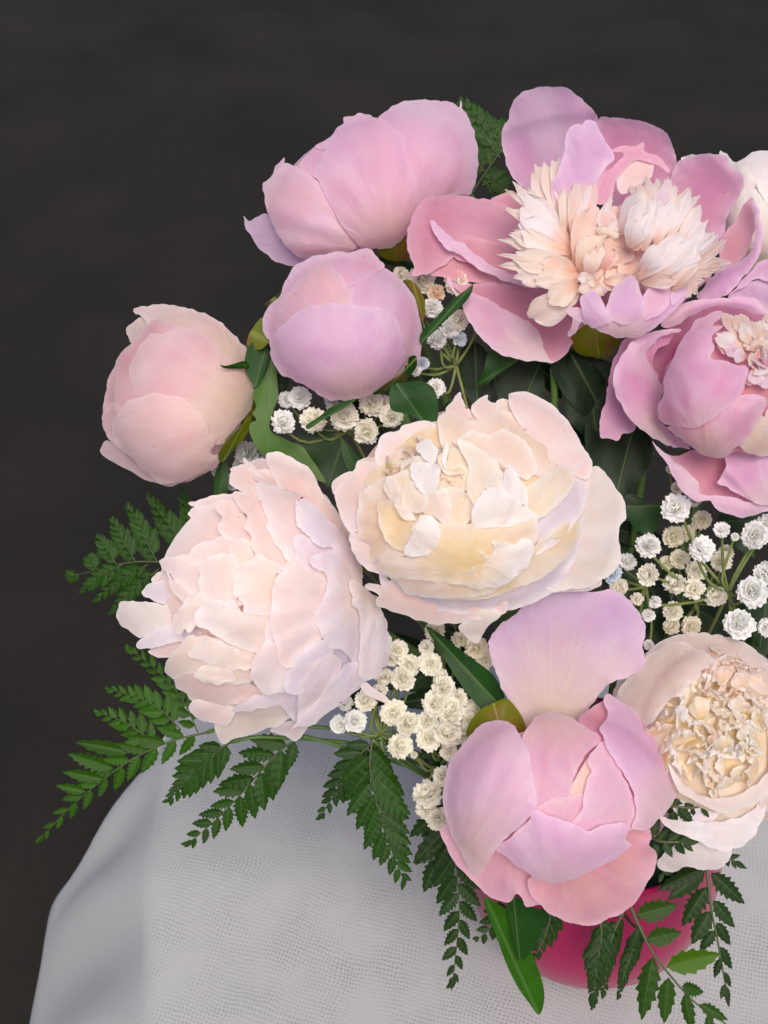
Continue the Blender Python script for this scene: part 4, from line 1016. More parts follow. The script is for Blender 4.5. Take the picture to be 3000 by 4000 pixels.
# --- blush double peony at the left, seen from its side
def peony_blush():
    b = Body(P('E', [(800, 870)])[0], 480, 520, 390, rot=-25, w0=-30)
    root = flower('peony', 'large blush white double peony facing left, its loose petals over the fern fronds', P('E', [(1350, 900)])[0], -180)
    back_petals(root, b, BLUSH, blu, 7, .74); core(root, b, BLUSH, blu, .74, lift=-80, base=P('E', [(1350, 900)])[0])
    B = (1450, 880)
    E_ = lambda s, **k: (s, k)
    wide = Body(P('E', [(800, 870)])[0], 560, 590, 300, rot=-25, w0=-20)
    petals(root, 'E', wide, [
        E_('905,1592 1020,1540 1112,1550 1092,1602 1046,1652 980,1622', lift=-120, col=lin(226, 208, 206)),
        E_('1385,1308 1420,1336 1490,1378 1552,1442 1482,1432 1400,1372', lift=-50),
        E_('882,120 930,87 1000,109 1070,150 1112,170 1150,230 1162,260 1202,330 1252,390 1310,470 1370,580 1250,620 1050,420 930,240', lift=-60, lip=8, bulge=-10),
        E_('690,190 780,150 880,128 980,200 1080,280 1000,330 850,270', lift=-80, col=lin(226, 196, 190)),  # interior petal, shading of the hollow painted in as a duller blush
        E_('465,366 520,350 600,325 710,318 760,360 640,420 550,400 490,382', lift=-90, col=lin(244, 214, 214)),
        E_('443,512 470,470 512,458 600,520 620,620 470,612', lift=-96, col=lin(238, 210, 206)),
        E_('462,422 500,388 600,368 660,348 700,420 690,540 600,620 520,562 510,502 480,462', lift=-76),
        E_('212,852 262,798 350,788 440,840 480,930 410,940 350,917 270,892', lift=-70, col=lavw),
        E_('266,772 320,738 390,790 400,830 350,804 280,802', lift=-80),
        E_('252,1162 380,1115 520,1080 520,1150 420,1190 352,1204 280,1192', lift=-60, col=lin(240, 206, 204)),
        E_('75,962 100,903 160,896 260,903 370,918 500,920 540,1000 420,1040 290,1042 200,1093 140,1052 88,1012', lift=-50, col=lin(248, 232, 222), bulge=14),
        E_('186,1122 260,1058 330,1028 430,1030 540,1050 540,1100 380,1122 260,1152 200,1153', lift=-30, col=lin(232, 222, 240), bulge=8),
        E_('686,242 700,190 762,158 850,210 920,270 860,330 740,300 690,262', lift=-60),
        E_('467,1482 500,1430 640,1430 720,1480 680,1560 620,1560 540,1542', lift=-50),
    ], B, BLUSH, blu, flute=4)
    petals(root, 'E', b, [
        E_('900,1000 1100,900 1300,850 1450,950 1480,1150 1400,1350 1250,1480 1080,1560 960,1450 880,1250', lift=-18, col=lavw),
        E_('605,1572 620,1500 700,1440 900,1400 1062,1380 1080,1480 1052,1502 980,1552 850,1602 740,1632 660,1664 618,1622', lift=-40, col=lin(250, 230, 210)),
        E_('758,123 800,150 850,183 950,198 1050,230 1130,270 1190,310 1252,390 1300,460 1260,520 1090,420 960,330 850,260 790,192', lift=-40, lip=6),
        E_('306,682 350,660 450,648 540,690 620,760 600,860 500,880 420,802 350,742', lift=-40),
        E_('346,738 400,788 480,828 540,860 540,920 480,912 420,892 380,842', lift=-24, col=lin(248, 226, 216)),
        E_('446,662 500,600 600,560 695,543 760,600 640,700 530,700 470,702', lift=-36, lip=4),
        E_('612,382 680,338 725,368 772,430 790,480 850,560 800,620 720,580 640,542 628,490 640,440', lift=-30, lip=5),
        E_('684,602 720,560 790,568 830,640 880,700 800,760 700,700', lift=-28, col=lin(250, 232, 218)),
        E_('376,1022 400,960 440,900 520,848 600,880 560,960 492,1042 462,1072 446,1050 430,1072 398,1062', lift=0, col=lin(250, 236, 222)),
        E_('526,692 600,648 700,638 740,700 780,800 760,920 640,912 560,902 528,842 522,762', lift=-14, col=lin(250, 232, 220), lip=5, bulge=10),
        E_('386,1312 500,1270 600,1300 740,1320 880,1388 760,1442 600,1464 500,1442 440,1392', lift=-24, col=blu, lip=5),
        E_('336,1262 360,1200 450,1098 510,1080 640,1100 760,1150 860,1180 860,1260 760,1345 600,1325 500,1285 400,1312 358,1302', lift=-12, col=lin(248, 228, 214), lip=6, bulge=8),
        E_('466,1192 500,1130 600,1103 700,1138 790,1190 860,1200 820,1260 700,1262 560,1224', lift=0, col=lin(250, 234, 218), lip=6),
        E_('490,1300 560,1240 640,1250 720,1290 700,1330 600,1345', lift=2, col=lin(250, 234, 218), lip=5),
        E_('497,992 520,940 600,890 660,900 700,888 742,930 772,963 920,960 980,1040 940,1130 830,1172 700,1132 580,1062 508,1022', lift=6, col=lin(246, 230, 222), lip=8, bulge=12),
        E_('702,318 760,300 830,288 870,350 880,400 910,450 930,520 1000,570 1060,660 1012,700 900,692 822,642 802,562 772,482 772,422 722,372', lift=-8, lip=5),
        E_('703,852 730,720 790,678 862,648 960,700 1010,690 1060,780 1040,930 960,980 900,972 770,962 758,902', lift=4, col=lin(250, 228, 212), lip=6, bulge=8),
        E_('828,262 900,268 1000,298 1085,333 1140,420 1180,560 1240,640 1200,740 1090,760 1010,690 930,580 885,500 892,450 865,400 848,340', lift=8, lip=6, bulge=8, col=lin(248, 222, 218)),
        E_('702,1482 800,1420 950,1368 1065,1385 1040,1430 880,1473 760,1493', lift=-10, col=lavw, lip=4),
        E_('818,1202 900,1108 990,1160 1060,1240 1020,1360 900,1402 828,1352 803,1292', lift=12, col=lin(244, 226, 228), lip=6, bulge=8),
        E_('908,1042 913,900 930,780 980,708 1060,678 1130,718 1220,740 1240,860 1190,950 1200,1060 1110,1180 1005,1264 950,1202 930,1102', lift=26, lip=7, bulge=12, col=lin(248, 226, 222)),
        E_('976,1362 1020,1238 1100,1148 1200,1110 1240,1180 1130,1290 1062,1402', lift=30, col=lavw, lip=6),
        E_('1055,1422 1090,1300 1180,1200 1262,1190 1290,1270 1190,1400 1110,1520 1060,1545', lift=36, col=lin(244, 228, 236), lip=5),
        E_('1042,382 1090,333 1200,428 1290,518 1340,598 1395,690 1412,750 1400,800 1420,960 1400,1240 1290,1160 1205,1130 1152,972 1162,932 1205,850 1205,742 1130,712 1118,662 1180,642 1242,612 1182,600 1100,542 1058,482', lift=40, col=lavw, lip=7, bulge=14),
        E_('1040,540 1150,560 1280,590 1290,720 1140,750 1050,690', lift=24, col=lavw),
        E_('1020,1582 1100,1490 1180,1400 1280,1270 1390,1220 1400,1330 1340,1402 1240,1482 1150,1552 1060,1580', lift=44, col=lavw, bulge=10),
        E_('1332,792 1350,778 1400,808 1478,873 1502,920 1542,1040 1560,1120 1552,1190 1512,1282 1450,1322 1393,1312 1384,1232 1390,1100 1386,960 1350,902', lift=56, col=lin(240, 232, 244), bulge=16, base=(1500, 860)),
    ], B, BLUSH, blu, flute=6, jag=5, ruf=9, lk=1.0, pk_=.9, tilt=(-.11, -.03))
peony_blush()

# --- white peony at the right edge with crinkled heart
def peony_white_right():
    b = Body(P('G', [(1440, 780)])[0], 350, 400, 300, w0=0)
    root = flower('peony', 'ivory white peony with a finely crinkled cream heart, beside the cupped pink peony', P('G', [(1420, 900)])[0], -300)
    back_petals(root, b, BLUSH, tan, 6, .93); core(root, b, CREAM, crm, .88, lift=-30)
    E_ = lambda s, **k: (s, k)
    low = Body(P('G', [(1420, 980)])[0], 400, 420, 260, w0=-40)
    petals(root, 'G', low, [
        E_('1128,1372 1200,1300 1300,1260 1400,1280 1482,1308 1472,1362 1430,1402 1350,1412 1270,1396 1200,1422 1150,1412', lift=-70, col=lin(244, 238, 232), base=(1330, 1150)),
        E_('1130,1150 1200,1170 1330,1180 1480,1170 1590,1120 1640,1050 1648,1120 1602,1232 1542,1292 1480,1317 1400,1312 1300,1262 1200,1224', lift=-20, col=lin(246, 242, 244), base=(1400, 1000), lip=8),
        E_('1190,830 1240,860 1320,960 1450,1040 1465,1100 1380,1180 1300,1192 1225,1182 1190,1000', lift=-40, col=lavw, base=(1400, 800)),
    ], (1400, 1000), BLUSH, wht)
    petals(root, 'G', b, [
        E_('915,560 950,500 990,480 960,560 930,600', lift=-90, col=lin(240, 232, 226)),
        E_('1060,400 1120,330 1200,290 1300,271 1400,280 1500,300 1580,340 1665,420 1740,520 1800,700 1700,760 1560,520 1400,420 1200,400', lift=-10, col=tan, base=(1400, 1100), bulge=14),
        E_('1660,500 1760,560 1830,760 1800,1000 1700,1120 1620,1100 1660,900', lift=-10, col=tan, base=(1400, 1100)),
        E_('928,592 960,520 1010,450 1060,400 1130,350 1210,312 1300,336 1400,390 1462,378 1400,432 1340,470 1300,500 1260,560 1180,600 1140,660 1100,700 1020,760 940,700', lift=22, col=lin(240, 220, 206), base=(1200, 1100), bulge=14, jag=4, lip=4),
        E_('1180,900 1260,1000 1360,1060 1480,1060 1600,1000 1700,900 1720,1000 1640,1070 1540,1120 1440,1140 1330,1090 1230,1030', lift=10, col=lin(248, 232, 224), lip=6, base=(1450, 1300)),
    ], (1400, 1000), BLUSH, tan)
    rr = random.Random(5)
    ctr = P('K', [(860, 950)])[0]
    for i in range(84):
        a = rr.uniform(0, 6.28); q = math.sqrt(rr.uniform(.01, 1))
        ox, oy = math.cos(a) * q, math.sin(a) * q
        p1 = ctr + np.array((ox * 235 + 12, oy * 258 - 10)); dr = np.array((rr.uniform(-1, 1), rr.uniform(-1, 1))); dr /= np.linalg.norm(dr)
        ln = rr.uniform(22, 48)
        c = lin(252, 226, 204) if oy < -.35 and ox > -.2 else rr.choice([yel, crm, wht, lin(252, 246, 230), lin(252, 246, 230)])
        strip('petal', root, p1 - dr * ln, p1, -34, rr.uniform(4, 34), rr.uniform(90, 180), CREAM, c, arch=10, cup=rr.uniform(-.12, .12), jag=.10, hfun=b.h, ruf=rr.uniform(5, 9), wave=rr.uniform(5, 11), nu=21, nv=8)
    for i in range(9):       # larger folded petals of the heart
        x, y, w, L_, an = [(960, 600, 150, 110, 1.6), (1080, 660, 150, 120, 1.2), (880, 580, 110, 90, 2.1), (760, 860, 170, 150, 1.3), (640, 920, 130, 120, 2.4), (1050, 850, 140, 110, .6), (960, 1150, 160, 120, 1.5), (870, 1130, 90, 70, 1.7), (1100, 1090, 110, 90, .9)][i]
        p1 = P('K', [(x, y - 60)])[0]; d_ = np.array((math.cos(an), math.sin(an))) * L_ * .5
        strip('petal', root, p1 + d_, p1 - d_ * .4, -10, 34, w * .5, CREAM, [lin(250, 214, 186), lin(250, 214, 186), pch, yel, wht, crm, yel, lin(248, 206, 176), crm][i], arch=14, cup=-.15, jag=.12, hfun=b.h, ruf=5)
peony_white_right()

# --- white peony behind the open flower
def peony_white_back():
    b = Body((2990, 800), 190, 230, 200, w0=-330)
    root = flower('peony', 'white peony half hidden behind the wide open pink peony', (2980, 900), -420)
    back_petals(root, b, BLUSH, wht, 5, .93); core(root, b, BLUSH, wht, .93, lift=-20)
    petals(root, 'B', b, [
        ('1270,370 1300,350 1340,352 1440,390 1540,480 1540,640 1460,620 1380,500 1330,440', dict(lift=-20, tilt=(.15, 0))),
        ('1440,350 1470,340 1500,375 1560,400 1590,440 1640,480 1720,560 1720,800 1600,900 1480,760 1450,560', dict(lift=0)),
        ('1480,620 1520,520 1600,505 1700,540 1760,700 1700,860 1560,840 1460,700', dict(lift=20, bulge=14)),
        ('1610,480 1660,470 1740,560 1720,640 1650,560', dict(lift=30)),
    ], (1620, 860), BLUSH, lin(240, 238, 230), flute=4)
peony_white_back()

# ================================================================== loose peony foliage
def leaf_spray(label, crop, w0, leaves, stem_px):
    loc = wpos([P(crop, [stem_px])[0]], w0 - 60)[0]
    root = empty('peony_leaf_spray', loc)
    tag(root, label, 'leaf spray', 'leaf sprays between the flowers')
    fl = Body((1500, 2000), 4000, 4000, 1, w0=w0)
    for s, base, tip, col, lf, fold, bend in leaves:
        surf('leaf', root, P(crop, s), P(crop, [base])[0], fl.h, LEAF, col, lift=lf, jag=0, ruf=8, flute=0, step=15, leaf=(P(crop, [tip])[0], fold, bend))
    stem_to_foam(root, loc, .0, .0016)
leaf_spray('dark green leaves under the wide open pink peony, one pointed leaf catching light', 'B', -140, [
    ('360,1373 385,1320 415,1225 480,1245 545,1262 500,1300 440,1340 400,1373', (545, 1262), (362, 1375), gr, 60, .2, -40),
    ('440,1330 540,1270 640,1290 660,1400 640,1520 560,1560 480,1500', (640, 1280), (520, 1560), grd, -80, .12, 0),
    ('690,1300 760,1240 860,1270 950,1380 990,1500 980,1600 880,1560 760,1440', (780, 1240), (985, 1620), grd, -50, .12, -40),
    ('280,1250 340,1180 420,1260 430,1400 380,1500 300,1400', (350, 1180), (360, 1500), grd, -140, .12, 0),
], (700, 1300))
leaf_spray('broad dark green leaf standing beside the creamy white peony', 'F', -170, [
    ('0,420 120,440 220,480 240,560 200,680 140,860 60,900 -60,760 -80,560', (60, 420), (120, 900), grd, -40, .1, 0),
    ('60,820 140,880 250,890 345,835 420,880 440,960 420,1060 350,1160 280,1230 200,1240 130,1120 60,980', (330, 840), (230, 1240), grd, 0, .1, 30),
    ('265,1285 340,1290 440,1280 510,1290 510,1370 420,1460 340,1420 290,1350', (500, 1290), (270, 1300), lin(40, 74, 36), 20, .12, 0),
    ('270,1230 330,1225 400,1270 360,1300 290,1270', (400, 1275), (265, 1228), grd, 10, .1, 0),
    ('560,1000 640,970 665,985 600,1005 530,1012', (665, 985), (525, 1005), lin(96, 110, 44), 160, .1, 0),
], (400, 1000))
leaf_spray('dark green leaves between the pale bud, the round bud and the creamy peony', 'C', -260, [
    ('950,740 1030,690 1120,700 1180,760 1250,830 1230,900 1130,960 1050,900', (1180, 720), (1100, 950), lin(36, 64, 30), 60, .12, 0),
    ('1160,720 1220,780 1262,850 1230,900 1180,840', (1165, 720), (1240, 890), gr, 90, .12, 0),
    ('580,900 600,850 640,840 640,950 630,1000 580,1000', (620, 840), (600, 1010), gr, 40, .1, 0),
    ('860,430 920,450 900,520 870,500', (865, 430), (900, 520), grd, 60, .1, 0),
    ('1230,520 1330,560 1400,700 1330,720 1230,640', (1240, 530), (1380, 710), grd, -40, .1, 0),
], (1150, 900))
leaf_spray('dark green leaves under the white blossoms next to the ivory peony', 'F', -230, [
    ('620,1860 740,1840 860,1880 870,1990 760,2030 640,1980', (640, 1860), (860, 1980), grd, 20, .1, 0),
    ('420,1900 520,1920 500,2060 430,2160 380,2060', (440, 1900), (430, 2160), grd, 0, .1, 0),
    ('820,1350 920,1330 1040,1370 1000,1440 900,1450 840,1410', (1040, 1380), (820, 1380), lin(36, 62, 30), 10, .1, 0),
    ('980,1850 1106,1830 1200,1950 1150,2150 1040,2080', (1100, 1830), (1060, 2120), grd, -20, .1, 0),
    ('330,1860 400,1840 410,1900 380,1950 340,1900', (350, 1850), (380, 1950), gr, 60, .1, 0),
], (700, 1900))
# shaded filler leaves in the depth of the bouquet
rr = random.Random(77)
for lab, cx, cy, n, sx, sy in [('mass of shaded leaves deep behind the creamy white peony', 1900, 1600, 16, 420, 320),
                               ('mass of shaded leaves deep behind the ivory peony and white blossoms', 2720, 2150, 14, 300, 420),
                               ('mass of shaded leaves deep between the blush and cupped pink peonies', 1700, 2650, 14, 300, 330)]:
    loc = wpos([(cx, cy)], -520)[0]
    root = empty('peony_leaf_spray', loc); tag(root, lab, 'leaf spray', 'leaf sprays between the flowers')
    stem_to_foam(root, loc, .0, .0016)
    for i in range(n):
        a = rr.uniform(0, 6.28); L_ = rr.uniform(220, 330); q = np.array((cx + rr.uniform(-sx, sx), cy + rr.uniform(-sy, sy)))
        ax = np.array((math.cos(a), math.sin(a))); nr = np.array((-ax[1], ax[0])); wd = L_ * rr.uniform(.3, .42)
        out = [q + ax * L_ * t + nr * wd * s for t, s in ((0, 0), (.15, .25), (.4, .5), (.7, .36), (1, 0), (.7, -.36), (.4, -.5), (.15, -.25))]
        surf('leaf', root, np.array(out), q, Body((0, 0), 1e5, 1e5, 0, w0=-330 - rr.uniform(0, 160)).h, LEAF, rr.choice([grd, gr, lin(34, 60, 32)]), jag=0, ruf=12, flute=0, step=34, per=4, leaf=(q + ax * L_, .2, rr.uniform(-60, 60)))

# ================================================================== ferns
def leaflet_mesh(seed, teeth=6, lobe=.3):
    gq = random.Random(seed)
    n = teeth * 4 + 1
    V = []; F = []; uv = []; ed = []
    jit = [gq.uniform(.75, 1.2) for _ in range(2 * teeth + 2)]
    for j in range(n):
        v = j / (n - 1)
        prof = (math.sin(math.pi * min(1, v / .36) / 2) ** .6) if v < .36 else (1 - ((v - .36) / .64) ** 2.0)
        prof = max(prof, .015)
        for k, u in enumerate((-1, -.55, 0, .55, 1)):
            sd = 0 if u < 0 else 1
            ph = (v * teeth + (.5 if sd else 0)) % 1.0; ti = int(v * teeth + (.5 if sd else 0)) * 2 + sd
            saw = lobe * jit[min(ti, len(jit) - 1)] * (ph ** 1.4)           # grows to a forward point, then drops back
            edge = prof * (1 - lobe + saw * 1.25)
            x = u * .5 * (edge if abs(u) == 1 else prof * (1 - lobe) * .98)
            y = v + abs(u) ** 2 * .05 * (1 - v) + (saw * .06 if abs(u) == 1 else 0)
            z = -.16 * abs(x) + .012 * math.sin(v * teeth * 6.28) * abs(u) - .10 * v * v
            V.append((x, y, z)); uv.append((u * .5, v)); ed.append(1 - abs(u))
    for j in range(n - 1):
        for k in range(4):
            F.append((j * 5 + k, j * 5 + k + 1, (j + 1) * 5 + k + 1, (j + 1) * 5 + k))
    me = bpy.data.meshes.new('leaflet'); me.from_pydata(V, [], F)
    me.polygons.foreach_set('use_smooth', [True] * len(F))
    lay = me.uv_layers.new(name='UVMap')
    idx = np.empty(len(me.loops), dtype=np.int32); me.loops.foreach_get('vertex_index', idx)
    lay.data.foreach_set('uv', np.array(uv, np.float32)[idx].ravel())
    me.materials.append(FERN)
    return me
LEAFLETS = [leaflet_mesh(i, 5 + i % 3, .30 + .04 * (i % 3)) for i in range(6)]
FINE = [leaflet_mesh(20 + i, 3, .22) for i in range(4)]
frr = random.Random(3)
def leaflet(root, b, tip, wb, wt, ratio, col, fine=False, tiltn=.25, holder=None):
    A = Vector(wpos([b], wb)[0]); T = Vector(wpos([tip], wt)[0])
    y = T - A; Ln = y.length; y.normalize()
    toc = (Vector(CAM) - A).normalized()
    nrm = (toc + Vector((frr.uniform(-tiltn, tiltn), frr.uniform(-tiltn, tiltn), .35 + frr.uniform(-tiltn, tiltn)))).normalized()
    x = y.cross(nrm).normalized(); z = x.cross(y).normalized()
    o = bpy.data.objects.new('leaflet', frr.choice(FINE if fine else LEAFLETS))
    M = Matrix((x * (Ln * ratio), y * Ln, z * Ln)).transposed().to_4x4()
    M.translation = A - Vector(root.location)
    link(o, holder or root); o.matrix_local = M
    k = frr.uniform(.8, 1.2); o.color = (col[0] * k, col[1] * k, col[2] * k, 1)
    return o
def frond(label, crop, pts, ws, n, lmax, ratio=.42, ang=52, col=None, prof=None, fine=False, extra=(), sides=(1, -1), start=.06, tiltn=.25, group='fern fronds around the bouquet', root=None, rw=5.0):
    col = col or lin(44, 84, 34)
    n = int(n * (1.15 if fine else .9) + .5); lmax *= 1.08; ratio *= 1.28
    k = CROP[crop][2]
    p = spline(P(crop, pts), 8); w = spline(np.array(ws, float)[:, None], 8)[:, 0]
    sub = root is not None
    if root is None:
        root = empty('fern_frond', wpos([p[0]], w[0])[0]); tag(root, label, 'fern', group)
        if rw >= 5: stem_to_foam(root, wpos([p[0]], w[0])[0], .06, .0008, .015)
    s = np.r_[0, np.cumsum(np.linalg.norm(np.diff(p, axis=0), axis=1))]; s /= s[-1]
    rad = [PX * (rw * (1 - .75 * t)) for t in s]
    v, f = tube(wpos(p, w), rad, 6); rach = mesh_obj('pinna' if sub else 'rachis', v, f, FSTEM, root)
    holder = rach if sub else None
    prof = prof or (lambda t: math.sin(math.pi * min(1, (t + .12) / .42) / 2) * (1 - t) ** .75 + .10)
    for i in range(n):
        t = start + (1 - start) * i / n
        for sd in sides:
            tt = min(t + (.5 / n if sd > 0 else 0), .985)
            q = np.array([np.interp(tt, s, p[:, 0]), np.interp(tt, s, p[:, 1])]); wq = np.interp(tt, s, w)
            t2 = min(tt + .04, 1); q2 = np.array([np.interp(t2, s, p[:, 0]), np.interp(t2, s, p[:, 1])]); q1 = np.array([np.interp(tt - .04, s, p[:, 0]), np.interp(tt - .04, s, p[:, 1])])
            d = q2 - q1; d /= np.linalg.norm(d) + 1e-9
            a = R(ang - 16 * tt + frr.uniform(-6, 6)) * sd
            dd = np.array((d[0] * math.cos(a) - d[1] * math.sin(a), d[0] * math.sin(a) + d[1] * math.cos(a)))
            Ln = lmax * k * prof(tt) * frr.uniform(.88, 1.1)
            leaflet(root, q, q + dd * Ln, wq + 2, wq + frr.uniform(-.15, .1) * Ln, ratio, col, fine, tiltn, holder)
    leaflet(root, p[-4], p[-1], w[-4], w[-1], ratio * 1.1, col, fine, holder=holder)
    for (b, tp, rt) in extra:
        bb = P(crop, [b])[0]; tq = P(crop, [tp])[0]; wq = np.interp(.5, s, w)
        leaflet(root, bb, tq, wq + 6, wq + frr.uniform(-20, 30), rt, col)
    return root
G1, G2, G3 = lin(56, 100, 36), lin(40, 78, 32), lin(30, 60, 30)
r0 = frond('long bright green fern frond reaching left over the table edge', 'H', [(760, 440), (600, 480), (440, 555), (270, 680), (150, 790), (40, 908)], [-150, -150, -160, -190, -240, -300],
           11, 150, .36, 40, G1, sides=(1, -1), extra=[((445, 525), (205, 476), .3), ((375, 595), (178, 524), .4), ((335, 640), (152, 600), .34), ((255, 690), (124, 660), .36)])
for pts, ws, n, lm in [([(720, 440), (660, 310), (560, 190), (412, 76)], [-150, -165, -190, -230], 9, 100), ([(650, 430), (570, 350), (460, 290), (330, 256)], [-150, -160, -180, -210], 8, 105), ([(560, 500), (480, 440), (400, 390), (282, 350)], [-155, -165, -180, -200], 6, 100)]:
    frond('', 'H', pts, ws, n, lm, .40, 46, G1, fine=True, root=r0, rw=3)
frond('short fern frond hanging beside the long frond, over the tablecloth', 'H', [(860, 480), (800, 520), (730, 590), (660, 660), (585, 735)], [-160, -170, -190, -210, -240], 8, 135, .42, 46, G2, fine=True)
frond('fern frond with rounded toothed leaflets and a brownish tinge, hanging below the blush peony', 'H', [(1160, 455), (1060, 520), (960, 630), (880, 720), (780, 820), (660, 920)], [-170, -180, -200, -220, -245, -280], 11, 180, .42, 50, G2)
frond('small narrow dark fern frond beside the broad drooping frond', 'H', [(1480, 460), (1410, 520), (1350, 600), (1290, 700), (1220, 810)], [-190, -200, -210, -230, -260], 8, 120, .42, 44, G3, fine=True)
frond('broad drooping fern frond pointing down over the tablecloth', 'H', [(1450, 470), (1440, 580), (1460, 700), (1500, 850), (1545, 970), (1590, 1080)], [-170, -165, -170, -185, -205, -240], 12, 210, .42, 50, G2)
r1 = frond('soft dark fern frond behind the blush peony, above the floor', 'M', [(1200, 800), (1000, 815), (820, 815), (620, 840), (400, 900), (140, 960)], [-420, -430, -440, -450, -460, -480], 1, 120, .4, 50, lin(36, 70, 30), rw=5)
for pts, n, lm in [([(1260, 760), (1180, 620), (1080, 460), (880, 175)], 7, 210), ([(980, 815), (900, 660), (810, 470), (700, 275)], 7, 200), ([(780, 815), (700, 680), (620, 540), (560, 405)], 6, 180), ([(600, 835), (540, 740), (480, 650), (420, 560)], 5, 150), ([(430, 890), (390, 840), (340, 760)], 4, 130),
                  ([(660, 840), (500, 930), (380, 1010), (260, 1110)], 6, 160), ([(900, 840), (720, 930), (540, 1060), (390, 1190)], 6, 180), ([(1000, 880), (850, 1000), (690, 1140), (530, 1310)], 6, 170), ([(1330, 760), (1300, 560), (1250, 320), (1205, 135)], 7, 190), ([(260, 930), (190, 950), (140, 960)], 3, 110)]:
    frond('', 'M', pts, [-430 - 12 * i for i in range(len(pts))], n, lm, .46, 42, lin(38, 78, 28), fine=True, root=r1, rw=3)
r2 = frond('green fern frond tip behind the half-open and wide open pink peonies', 'A', [(1420, 690), (1480, 600), (1590, 440), (1640, 380)], [-520, -520, -520, -520], 2, 160, .45, 50, lin(44, 84, 34))
for pts, n, lm in [([(1590, 480), (1500, 340), (1420, 220), (1345, 128)], 6, 170), ([(1600, 450), (1560, 340), (1500, 230)], 5, 130), ([(1480, 640), (1540, 620), (1640, 640)], 5, 130), ([(1620, 430), (1620, 340), (1590, 250)], 5, 120), ([(1500, 560), (1440, 480), (1400, 400)], 4, 120)]:
    frond('', 'A', pts, [-520] * len(pts), n, lm, .5, 44, lin(40, 80, 32), fine=True, root=r2, rw=3)
frond('dark fern frond hanging down the left side of the magenta bowl', 'I', [(240, 60), (280, 250), (310, 420), (325, 600), (315, 760), (292, 962)], [-200, -190, -180, -180, -190, -220], 12, 190, .42, 48, G3,
      extra=[((250, 180), (105, 300), .5), ((270, 260), (125, 420), .45)])
frond('small dark fern frond beside the bright pointed leaf on the bowl', 'I', [(560, 560), (500, 640), (450, 700), (392, 752)], [-190, -185, -190, -200], 4, 110, .5, 46, G3)
frond('fern frond tip behind the folded leaf, against the magenta bowl', 'I', [(720, 560), (715, 660), (680, 760), (625, 855)], [-230, -225, -225, -230], 6, 100, .46, 44, G3, fine=True)
frond('straight dark fern frond hanging down the front of the bowl', 'I', [(930, 640), (940, 720), (925, 830), (900, 1047)], [-190, -185, -185, -200], 10, 110, .42, 40, G3, fine=True)
frond('narrow fern frond tucked beside the straight one on the bowl', 'I', [(1030, 630), (990, 720), (965, 850), (945, 1000)], [-200, -195, -195, -205], 9, 90, .42, 38, G3, fine=True)
frond('slim dark fern frond between the straight frond and the light green one', 'I', [(1110, 690), (1070, 800), (1035, 900), (1010, 1003)], [-180, -178, -180, -190], 9, 80, .46, 36, G3, fine=True)
def big_frond(label, crop, pts, ws, leaves, col):
    p = spline(P(crop, pts), 8); w = spline(np.array(ws, float)[:, None], 8)[:, 0]
    root = empty('fern_frond', wpos([p[0]], w[0])[0]); tag(root, label, 'fern', 'fern fronds around the bouquet')
    stem_to_foam(root, wpos([p[0]], w[0])[0], .06, .0008, .015)
    v, f = tube(wpos(p, w), [PX * 7 * (1 - .6 * i / len(p)) for i in range(len(p))], 6); mesh_obj('rachis', v, f, FSTEM, root)
    for b, t, rt, c in leaves:
        bb = P(crop, [b])[0]; i = int(np.argmin(((p - bb) ** 2).sum(1)))
        leaflet(root, bb, P(crop, [t])[0], w[i] + 3, w[i] + frr.uniform(-14, 22), rt * 1.15, c or col)
    return root
big_frond('light green fern frond with widely spaced leaflets in front of the bowl', 'I', [(1050, 560), (1110, 700), (1170, 810), (1235, 895), (1340, 1010), (1480, 1110), (1560, 1200)], [-150, -130, -120, -120, -125, -140, -150],
          [((1085, 640), (1270, 588), .52, None), ((1130, 745), (1287, 706), .56, None), ((1215, 862), (1455, 800), .42, lin(84, 124, 44)), ((1285, 945), (1387, 965), .62, None), ((1165, 810), (1108, 1098), .34, None),
           ((1230, 900), (1212, 1115), .36, None), ((1300, 970), (1330, 1150), .34, None), ((1360, 1020), (1490, 1090), .4, None), ((1105, 690), (1060, 800), .4, G3), ((1400, 1060), (1420, 1180), .4, None)], lin(54, 90, 40))
big_frond('dark fern frond with spaced toothed leaflets hanging right of the bowl', 'I', [(1390, 400), (1400, 500), (1415, 620), (1440, 740), (1465, 880), (1492, 1030)], [-210, -205, -205, -210, -220, -240],
          [((1390, 440), (1230, 570), .4, None), ((1410, 450), (1566, 590), .44, None), ((1400, 510), (1285, 685), .42, None), ((1420, 570), (1522, 692), .46, None), ((1412, 615), (1328, 762), .48, None), ((1435, 665), (1502, 770), .44, None),
           ((1430, 700), (1365, 790), .5, None), ((1450, 770), (1508, 875), .4, None), ((1455, 820), (1425, 910), .4, None), ((1470, 880), (1500, 950), .4, None), ((1478, 930), (1455, 1000), .4, None), ((1480, 940), (1492, 1035), .34, None), ((1385, 430), (1180, 520), .36, G3)], G3)
big_frond('small dark fern frond laid across the ivory peony', 'K', [(430, 1750), (500, 1640), (560, 1610), (700, 1620), (850, 1600), (990, 1590)], [40, 110, 150, 165, 160, 150],
          [((560, 1610), (690, 1428), .5, None), ((600, 1620), (720, 1745), .55, None), ((650, 1615), (790, 1460), .5, None), ((700, 1620), (790, 1710), .5, None), ((740, 1612), (850, 1482), .5, None), ((780, 1612), (850, 1695), .5, None), ((820, 1605), (915, 1500), .5, None), ((850, 1605), (910, 1675), .5, None), ((880, 1600), (995, 1588), .6, None), ((560, 1640), (570, 1805), .55, None), ((490, 1640), (590, 1640), .4, None)], lin(32, 60, 32))
